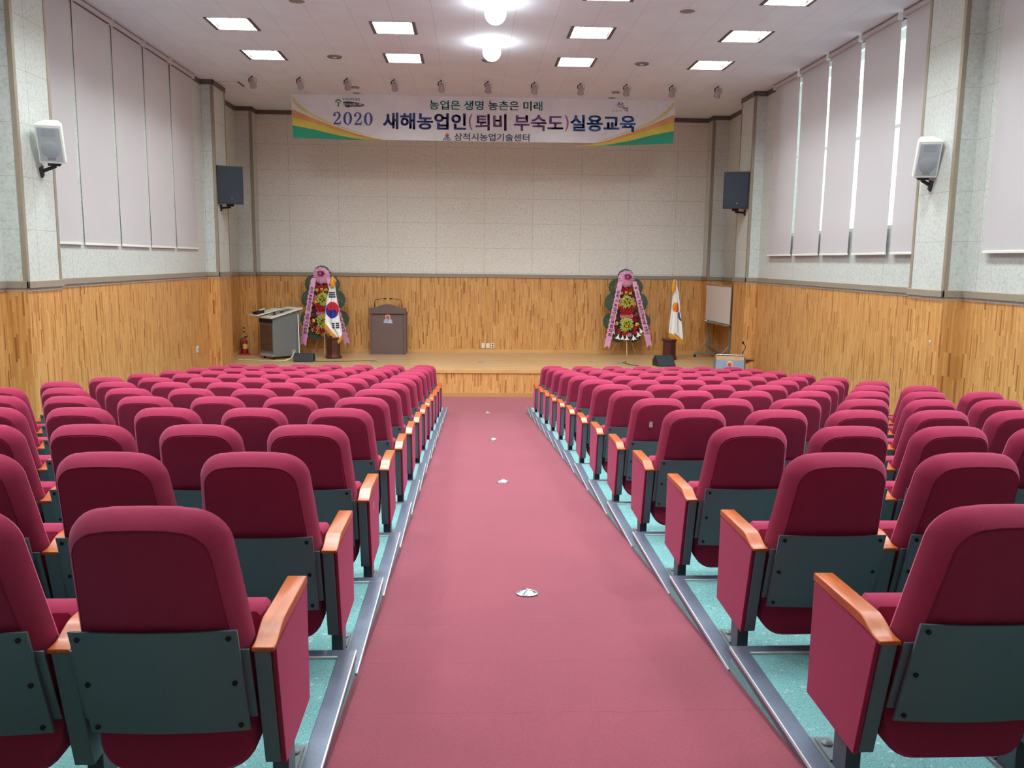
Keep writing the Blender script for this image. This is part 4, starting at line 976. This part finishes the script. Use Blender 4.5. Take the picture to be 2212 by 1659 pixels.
def spray(r, n=22):
    """thin pale green leaves bursting round a lily"""
    b = MB(); rnd = random.Random(3)
    for i in range(n):
        a = 2*PI*i/n+rnd.uniform(-0.1, 0.1); rr = r*rnd.uniform(0.7, 1.0); w = 0.008
        T = lambda rad, side, y: (rad*math.cos(a)-side*math.sin(a), y, rad*math.sin(a)+side*math.cos(a))
        b.add([T(0.02, 0, 0), T(rr*0.5, -w, -0.03), T(rr, 0, -0.01), T(rr*0.5, w, -0.03), T(rr*0.5, 0, -0.036)], [(0, 1, 4), (1, 2, 4), (2, 3, 4), (3, 0, 4), (0, 3, 2, 1)])
    return b
def calla(r):
    """white trumpet lily seen from the side, mouth down"""
    b = MB(); b.lathe([(0.006, r*1.0), (0.012, r*0.4), (0.024, -r*0.2), (0.045, -r*0.7)], (0, -0.02, 0), 12, 'z', False)
    for i in range(6):
        a = 2*PI*i/6; c, s_ = math.cos(a), math.sin(a)
        b.add([(0.042*math.cos(a-0.45), -0.02+0.042*math.sin(a-0.45), -r*0.66), (0.042*math.cos(a+0.45), -0.02+0.042*math.sin(a+0.45), -r*0.66), (0.075*c, -0.02+0.075*s_, -r*0.95), (0.05*c, -0.02+0.05*s_, -r*0.72)], [(0, 1, 3), (1, 2, 3), (2, 0, 3), (0, 2, 1)])
    return b
FL = {}
def flower(kind, cx, cy, r, t, y=0.0, tilt=0.0):
    x, z = wp(cx, cy)
    if kind not in FL:
        R0 = 0.05
        nm, mb, ms = {'red': ('red_flower', lambda: daisy(R0, 0), [M_PET_R, M_EYE]), 'crimson': ('crimson_rose', lambda: rose(R0), [M_PET_C]), 'redrose': ('red_rose', lambda: rose(R0), [M_PET_R]),
                      'pink': ('pink_flower', lambda: rose(R0), [M_PET_P]), 'yellow': ('yellow_flower', lambda: daisy(R0, 0, 11), [M_PET_Y, M_EYE]), 'lily': ('yellow_lily', lambda: lily(R0, 6, 0.02), [M_PET_G, M_EYE]),
                      'ylily': ('yellow_lily', lambda: lily(R0, 6, 0.02), [M_PET_Y, M_EYE]), 'spray': ('leaf_spray', lambda: spray(R0), [mat('pale_green_leaf', (166, 176, 92), 0.6, 0, 0.1, 30)]), 'white': ('white_lily', lambda: calla(R0), [M_PET_W])}[kind]
        o = mb().build(nm, ms, t, smooth=45); FL[kind] = o
    else:
        o = FL[kind].copy(); COL.objects.link(o); o.parent = t
    o.location = (x, y, z); q = r*KX/0.05; o.scale = (q, q if q < 1.3 else 1.3, q); o.rotation_euler = (random.uniform(-0.15, 0.15), tilt if kind == 'white' else random.uniform(0, 6.2) if kind not in ('white',) else tilt, random.uniform(-0.2, 0.2))
def strip_ribbon(t, p0, p1, w0, w1, text, text_span, y0, name):
    """pink streamer from p0 (top) to p1 (bottom), forked end, brush lettering read downwards"""
    x0, z0 = wp(*p0); x1, z1 = wp(*p1); d = Vector((x1-x0, 0, z1-z0)); L_ = d.length; d.normalize(); nrm = Vector((-d.z, 0, d.x)) * -1
    if nrm.x < 0: nrm = -nrm
    def pt(f, u, lay=0.0):
        w = (w0+(w1-w0)*f)*KX/2
        return Vector((x0, 0, z0)) + d*(L_*f) + nrm*(u*w) + Vector((0, y0-0.05*math.sin(f*PI*0.9)-0.010*math.sin(f*9)-lay, 0))
    b = MB(); n = 24; rings = []
    for i in range(n+1):
        f = i/n; rings.append([pt(f, -1), pt(f, 1), pt(f, 1, -0.003), pt(f, -1, -0.003)])
    b.loft(rings)
    e = [pt(1, -1), pt(1.035, -0.95), pt(1.0, 0.0), pt(1.035, 0.95), pt(1, 1)]; b.add(e, [(0, 1, 2), (2, 3, 4)])
    rb = b.build(name, M_RIB, t, smooth=50)
    b = MB(); k = 0
    for sd in (-1, 1):
        for i in range(46):
            f = 0.03+0.9*i/46; f2 = f+0.026; k += 1
            b.slot(0 if (i//2) % 2 == (0 if sd < 0 else 1) else 1).add([pt(f, sd*1.0, -0.006), pt(f2, sd*1.0, -0.006), pt((f+f2)/2, sd*1.32, -0.012 if i % 2 else 0.004), pt((f+f2)/2, sd*1.0, -0.014)], [(0, 1, 2), (1, 3, 2), (3, 0, 2), (0, 3, 1)])
    b.build('frill', [M_FRILL_Y, M_FRILL_P], rb)['kind'] = 'stuff'
    f0, f1 = text_span; V, F = [], []; cells = []
    for ch in text: cells.append(0.55 if ch == ' ' else 0.62 if ch in '0123456789' else 1.0)
    tot = sum(cells); acc = 0
    for ch, c in zip(text, cells):
        fa = f0+(f1-f0)*(acc+0.06*c)/tot; fb = f0+(f1-f0)*(acc+0.90*c)/tot; acc += c
        if ch == ' ': continue
        hw = 0.66 if c > 0.7 else 0.4
        vs, fs = fit(ch, (-hw, hw, fb, fa), lambda u, v: pt(v, u, 0.003), 0.028)
        o_ = len(V); V += vs; F += [tuple(o_+i for i in q) for q in fs]
    MB().add(V, F).build('lettering', M_RINK, rb)
def make_wreath(label, loc, texts, variant):
    t = thing('flower_wreath', label, 'wreath', loc, 0, None)
    FL_KEEP = dict(FL)
    # tripod
    for (ax, az), (bx, bz), ya, yb_ in ((wp(580, 1150), (wp(585, 1580)[0], 0.0), 0.04, -0.08), (wp(480, 1250), (wp(360, 1545)[0], 0.0), 0.10, 0.42), (wp(660, 1250), (wp(795, 1555)[0], 0.0), 0.10, 0.42)):
        MB().tube([(ax, ya, az), (bx, yb_, 0.012)], 0.014, 8).build('leg', M_TRIPOD, t, smooth=50)
    fans = [(545, 232, 150, 0.10), (400, 400, 155, 0.08), (700, 400, 155, 0.08), (362, 660, 178, 0.07), (770, 660, 178, 0.07), (312, 985, 152, 0.06), (850, 985, 152, 0.06), (430, 1195, 160, 0.04), (690, 1195, 160, 0.04)]
    FN = None
    for cx, cy, r, y in fans:
        x, z = wp(cx, cy)
        if FN is None: FN = fan_mesh(0.2).build('palm_fan', M_FROND, t); o = FN
        else: o = FN.copy(); COL.objects.link(o); o.parent = t
        o.location = (x, y, z); q = r*KX/0.2; o.scale = (q, 1, q)
    b = MB(); hp = [(470, 420), (640, 420), (700, 700), (770, 1000), (800, 1160), (690, 1260), (420, 1260), (310, 1160), (360, 1000), (420, 700)]
    b.prism([(wp(*p)[0], 0.03, wp(*p)[1]) for p in hp], [(wp(*p)[0], 0.075, wp(*p)[1]) for p in hp]).build('foam_back', M_FROND2, t, bevel=0.02)
    R_ = [('redrose', 470, 440, 34), ('redrose', 510, 455, 34), ('red', 550, 440, 36), ('redrose', 590, 455, 34), ('redrose', 625, 440, 34),
          ('yellow', 470, 500, 36), ('yellow', 550, 484, 34), ('yellow', 620, 495, 36), ('red', 545, 532, 38), ('crimson', 495, 545, 34), ('crimson', 645, 545, 34),
          ('pink', 440, 632, 44), ('pink', 655, 612, 44), ('pink', 420, 600, 34), ('spray', 560, 640, 150), ('lily', 560, 600, 70), ('lily', 530, 655, 74), ('lily', 600, 660, 70),
          ('yellow', 430, 695, 40), ('yellow', 480, 690, 36), ('yellow', 640, 672, 42), ('yellow', 695, 680, 38),
          ('red', 430, 748, 40), ('red', 490, 755, 42), ('red', 555, 745, 42), ('red', 620, 750, 42), ('red', 690, 748, 40), ('redrose', 480, 805, 40), ('redrose', 540, 805, 42), ('redrose', 600, 800, 42), ('redrose', 655, 800, 38), ('redrose', 560, 850, 44), ('redrose', 510, 838, 36), ('redrose', 620, 842, 38),
          ('pink', 490, 890, 40), ('pink', 560, 880, 42), ('pink', 640, 888, 42), ('red', 480, 868, 36),
          ('spray', 570, 1030, 165), ('lily', 560, 1010, 80), ('lily', 530, 1060, 76), ('lily', 610, 1060, 76), ('yellow', 568, 940, 52), ('yellow', 500, 972, 40), ('yellow', 640, 965, 40), ('yellow', 565, 1105, 44),
          ('yellow', 398, 1015, 40), ('yellow', 755, 1030, 40), ('crimson', 398, 925, 38), ('red', 725, 880, 38), ('crimson', 705, 955, 40), ('crimson', 358, 1000, 36), ('crimson', 370, 1090, 36), ('redrose', 440, 1140, 40), ('redrose', 712, 1090, 42), ('redrose', 432, 1180, 38), ('redrose', 715, 1160, 42), ('red', 572, 1165, 44), ('redrose', 525, 1205, 38), ('pink', 630, 1210, 38), ('crimson', 780, 955, 36), ('crimson', 770, 1075, 38)]
    if variant == 'white': R_ += [('white', 350, 1150, 42), ('white', 430, 1235, 48), ('white', 510, 1258, 46), ('white', 582, 1262, 46), ('white', 692, 1250, 48), ('white', 770, 1190, 46), ('white', 812, 1128, 44)]
    else: R_ += [('ylily', 350, 1080, 46), ('ylily', 395, 1160, 48), ('ylily', 470, 1210, 46), ('ylily', 560, 1245, 44), ('ylily', 660, 1240, 44), ('ylily', 740, 1170, 46), ('pink', 470, 1140, 40), ('pink', 610, 1120, 40)]
    for k, cx, cy, r in R_:
        flower(k, cx, cy, r, t, -0.015 if k not in ('lily', 'ylily', 'spray') else (-0.06 if k == 'lily' else -0.03), (555-cx)/555*1.1 if k == 'white' else 0)
    # tulle rosette and bow
    b = MB(); n = 40; cx, cz = wp(545, 262); rings = []
    for rr, y in ((0.02, -0.10), (0.09, -0.085), (0.16, -0.05), (0.205, 0.0), (0.21, 0.03), (0.16, 0.05)):
        rings.append([(cx+rr*(1+0.05*math.sin(i*2.1))*math.cos(2*PI*i/n), y-(0.03 if i % 2 else 0)*rr/0.2, cz+rr*(1+0.05*math.cos(i*1.7))*math.sin(2*PI*i/n)) for i in range(n)])
    b.loft(rings).build('tulle_rosette', M_TULLE, t, smooth=60)
    b = MB(); bx, bz = wp(548, 225)
    for i in range(9):
        a = PI*(0.02+0.96*i/8) if i < 7 else -PI*(0.25+0.5*(i-7)); l = 0.11 if i < 7 else 0.085
        prev = None
        rings = []
        for q in range(9):
            th = 2*PI*q/8; rr = l*(0.5-0.5*math.cos(th)); off = 0.026*math.sin(th)
            px, pz = bx+rr*math.cos(a)-off*math.sin(a)*1.0, bz+rr*math.sin(a)*0.75+off*math.cos(a)
            rings.append([(px, -0.17+0.0, pz), (px, -0.10, pz)])
        b.loft([[r[0], r[1], (r[1][0]+0.002, r[1][1], r[1][2]+0.002), (r[0][0]+0.002, r[0][1], r[0][2]+0.002)] for r in rings], False)
    b.lathe([(0.03, 0.0), (0.024, -0.02), (0.001, -0.026)], (bx, -0.16, bz), 12, 'y')
    b.build('bow', M_BOW, t, smooth=50)
    strip_ribbon(t, (432, 300), (236, 1395), 74, 96, texts[0], (0.13, 0.86), -0.09, 'left_ribbon')
    strip_ribbon(t, (672, 300), (962, 1370), 70, 92, texts[1], (0.08, 0.84), -0.09, 'right_ribbon')
    return t
make_wreath('flower wreath on a pale tripod, white lilies along the bottom, beside the white flag', (3.505, 21.02, Z_ST), ('삼척시농업인단체협의회', '축 2020 새해농업인실용교육 개최식'), 'white')
FL.clear()
make_wreath('flower wreath on a tripod behind the taegeuk flag, yellow lilies at the bottom', (-3.945, 21.10, Z_ST), ('한국농촌지도자 삼척시연합회', '축 2020 새해농업인실용교육 개최식'), 'yellow')

# ---------------------------------------------------------------- flags on stands
M_FL_W = mat('white_flag_satin', (240, 240, 242), 0.55, 0, 0.015, 10)
M_FL_R = mat('flag_red', (196, 38, 54), 0.55); M_FL_B = mat('flag_blue', (40, 48, 150), 0.55); M_FL_K = mat('flag_black', (32, 44, 58), 0.6)
M_FL_O = mat('flag_orange', (232, 120, 40), 0.55); M_FL_Y = mat('flag_sun_yellow', (238, 180, 60), 0.55); M_FL_N = mat('flag_navy', (36, 52, 104), 0.6)
M_GOLD = mat('gold_fringe', (226, 160, 40), 0.5, 0, 0.12, 120)
def lerp_rows(rows, y):
    for (ya, la, ra), (yb_, lb, rb) in zip(rows, rows[1:]):
        if ya <= y <= yb_:
            f = (y-ya)/(yb_-ya); return la+(lb-la)*f, ra+(rb-ra)*f
    return rows[-1][1:]
def flag(t, Yf, o0, sc, rows, colour, mats, base, folds, slant=None):
    """hanging flag; rows in crop pixels (y, left, right), o0/sc map crop to photo pixels, depth folds are real"""
    b = MB(); nr, nc = 120, 64; y0, y1 = rows[0][0], rows[-1][0]; nb = 10
    V = []; F = []; MI = []
    def pos(cx, cy, dy):
        p = at(o0[0]+cx*sc, o0[1]+cy*sc, Yf); return Vector((p.x, Yf+dy, p.z)) - base
    for i in range(nr+1):
        cy = y0+(y1-y0)*i/nr; l, r = lerp_rows(rows, cy); wdt = (r-l)*sc/92.0; amp = min(0.035, wdt*0.16)
        for j in range(nc+1):
            f = j/nc; V.append(pos(l+(r-l)*f, cy, -0.10*min(1, wdt/0.3)*math.sin(PI*f)*0.6 - amp*math.sin(f*2*PI*folds+i*0.012) ))
        for j in range(1, nb):
            f = 1-j/nb; V.append(pos(l+(r-l)*f, cy, 0.09*min(1, wdt/0.3)*math.sin(PI*f)+amp*0.6*math.sin(f*2*PI*2)))
    per = nc+nb
    for i in range(nr):
        cy = y0+(y1-y0)*(i+0.5)/nr; l, r = lerp_rows(rows, cy)
        for j in range(per):
            a, c = i*per+j, i*per+(j+1) % per
            F.append((a, c, c+per, a+per)); MI.append(colour(l+(r-l)*(j+0.5)/nc, cy) if j < nc else 0)
    F.append(tuple(range(per))[::-1]); MI.append(0); F.append(tuple(range(nr*per, (nr+1)*per))); MI.append(0)
    b.v = [tuple(v) for v in V]; b.f = F; b.mi = MI
    return b.build('flag_cloth', mats, t, smooth=60)
def taegeuk(x, y):
    cx, cy, rx, ry = 741, 827, 104, 136
    for (bx, by, tl) in ((735, 580, False), (793, 1080, True)):
        for k in (-1, 0, 1):
            yy = by+k*34+(0 if not tl else 0); xx = bx+k*3
            if abs(y-yy) < 11 and abs(x-xx) < 56:
                if tl and abs(x-xx) < 6: return 0
                return 3
    u, v = (x-cx)/rx, (y-cy)/ry
    if u*u+v*v < 1:
        a = math.radians(62); p = u*math.cos(a)+v*math.sin(a); q = -u*math.sin(a)+v*math.cos(a)   # p along the dividing wave
        if (p+0.5)**2+q*q < 0.25: return 1
        if (p-0.5)**2+q*q < 0.25: return 2
        return 1 if q < 0 else 2
    return 0
def fringe(t, Yf, o0, sc, line, base, drop, n):
    b = MB()
    def pos(cx, cy, dy):
        p = at(o0[0]+cx*sc, o0[1]+cy*sc, Yf); return Vector((p.x, Yf+dy, p.z)) - base
    pts = []
    for (xa, ya), (xb, yb_) in zip(line, line[1:]):
        m = max(2, int(n*math.hypot(xb-xa, yb_-ya)/200)); pts += [(xa+(xb-xa)*i/m, ya+(yb_-ya)*i/m) for i in range(m)]
    pts.append(line[-1]); rnd = random.Random(5)
    for k in range(len(pts)-1):
        (xa, ya), (xb, yb_) = pts[k], pts[k+1]; dr = drop*rnd.uniform(0.8, 1.08); sw = rnd.uniform(-0.012, 0.012)-0.05
        q = [pos(xa, ya-8, sw), pos(xb, yb_-8, sw), pos(xb-1, yb_+dr, sw-0.01), pos(xa+1, ya+dr, sw-0.01)]
        b.prism(q, [p+Vector((0, 0.012, 0)) for p in q])
    return b.build('fringe', M_GOLD, t)
def stand(t, top_z):
    b = MB(); prof = [(0.195, 0.0), (0.195, 0.05), (0.165, 0.08), (0.16, 0.44), (0.19, 0.46), (0.195, 0.50), (0.06, 0.505)]
    b.lathe(prof, (0, 0, 0), 8).build('stand', M_MAHOG, t, bevel=0.006)
    MB().lathe([(0.014, 0.5), (0.014, top_z-0.10)], (0, 0, 0), 10).build('pole', M_CHROME, t, smooth=50)
# taegeuk flag
bx = at(710, 745, 20.2).x; base = Vector((-3.56, 20.22, Z_ST)); S6 = 160/1207
t = thing('national_flag', 'white taegeuk flag with gold fringe drooping on its dark wooden stand', 'flag', base)
stand(t, 2.02)
pp = at(714.5, 589.5, 20.2) - base
MB().lathe([(0.012, -0.06), (0.02, -0.05), (0.012, -0.03), (0.035, 0.0), (0.03, 0.025), (0.001, 0.036)], (0, 0, pp.z), 16).build('finial', M_CHROME, t, smooth=60)
flag(t, 20.16, (620, 560), S6, [(300, 722, 752), (420, 700, 786), (460, 692, 790), (560, 664, 802), (700, 640, 826), (820, 630, 842), (940, 622, 860), (1040, 618, 878), (1100, 668, 888), (1180, 738, 902), (1230, 782, 900), (1270, 815, 888), (1300, 840, 862)], taegeuk, [M_FL_W, M_FL_R, M_FL_B, M_FL_K], base, 2.0)
fringe(t, 20.16, (620, 560), S6, [(615, 1040), (700, 1140), (790, 1240), (850, 1305), (905, 1230), (912, 1180)], base, 78, 26)
b = MB(); p_ = [at(620+x*S6, 560+y*S6, 20.08)-base for x, y in ((735, 285), (745, 330), (735, 380), (742, 430), (752, 465))]
b.tube(p_, [0.03, 0.055, 0.05, 0.06, 0.02], 10); b.build('tassel', M_GOLD, t, smooth=50)
b = MB(); p_ = [at(620+x*S6, 560+y*S6, 20.10)-base for x, y in ((745, 300), (775, 330), (790, 360), (780, 385))]
b.tube(p_, [0.012, 0.028, 0.03, 0.01], 8); b.build('tassel', M_GOLD, t, smooth=50)
# city flag
S7 = 0.22604; base = Vector((4.48, 20.40, Z_ST))
def cityflag(x, y):
    u, v = (x-972)/38, (y-458)/46
    if u*u+v*v < 1: return 1 if u+0.4*v < -0.35 else (2 if u+0.4*v < 0.25 else 3)
    d = math.hypot((x-1085)/1.0, (y-530)/1.0)
    if 76 < d < 92 and x < 1022 and 462 < y < 592: return 4
    return 0
t = thing('city_flag', 'white flag with orange sun emblem drooping on its dark stand beside the right wreath', 'flag', base)
stand(t, 1.98)
MB().lathe([(0.012, -0.08), (0.022, -0.06), (0.012, -0.045), (0.01, 0.0), (0.024, 0.03), (0.014, 0.08), (0.001, 0.17)], (0, 0, 1.93), 14).build('finial', M_CHROME, t, smooth=50)
flag(t, 20.34, (1240, 560), S7, [(196, 956, 976), (240, 952, 984), (330, 944, 999), (400, 934, 1006), (480, 926, 1013), (600, 912, 1024), (690, 902, 1034), (705, 902, 1036), (730, 940, 1038), (755, 992, 1039), (774, 1028, 1041)], cityflag, [M_FL_W, M_FL_Y, M_FL_O, M_FL_R, M_FL_N], base, 2.0)
fringe(t, 20.34, (1240, 560), S7, [(900, 702), (970, 738), (1041, 776)], base, 52, 46)
b = MB(); p_ = [at(1240+x*S7, 560+y*S7, 20.27)-base for x, y in ((962, 192), (955, 230), (950, 280), (942, 335))]
b.tube(p_, [0.03, 0.05, 0.05, 0.015], 10).build('tassel', M_GOLD, t, smooth=50)

# small stickers left on two seats
M_TAG = mat('pale_worn_sticker', (196, 170, 178), 0.7, 0, 0.1, 200)
o = SEATS[(1, 5, 0)]; p = at(1405.5, 916.5, 6.47) - o.location; yb = back_y(p.z)-0.030
MB().box(p.x-0.013, p.x+0.013, yb, yb+0.012, p.z-0.022, p.z+0.022).build('sticker', M_TAG, o, bevel=0.001)['label'] = 'small pale worn sticker'
o = SEATS[(-1, 3, 0)]; p = at(807, 1093, 4.60) - o.location; xs_ = HP+ARM_W/2
MB().box(xs_-0.001, xs_+0.0015, p.y-0.018, p.y+0.018, p.z-0.02, p.z+0.02).build('sticker', M_TAG, o, bevel=0.0005)['label'] = 'small pale worn sticker'
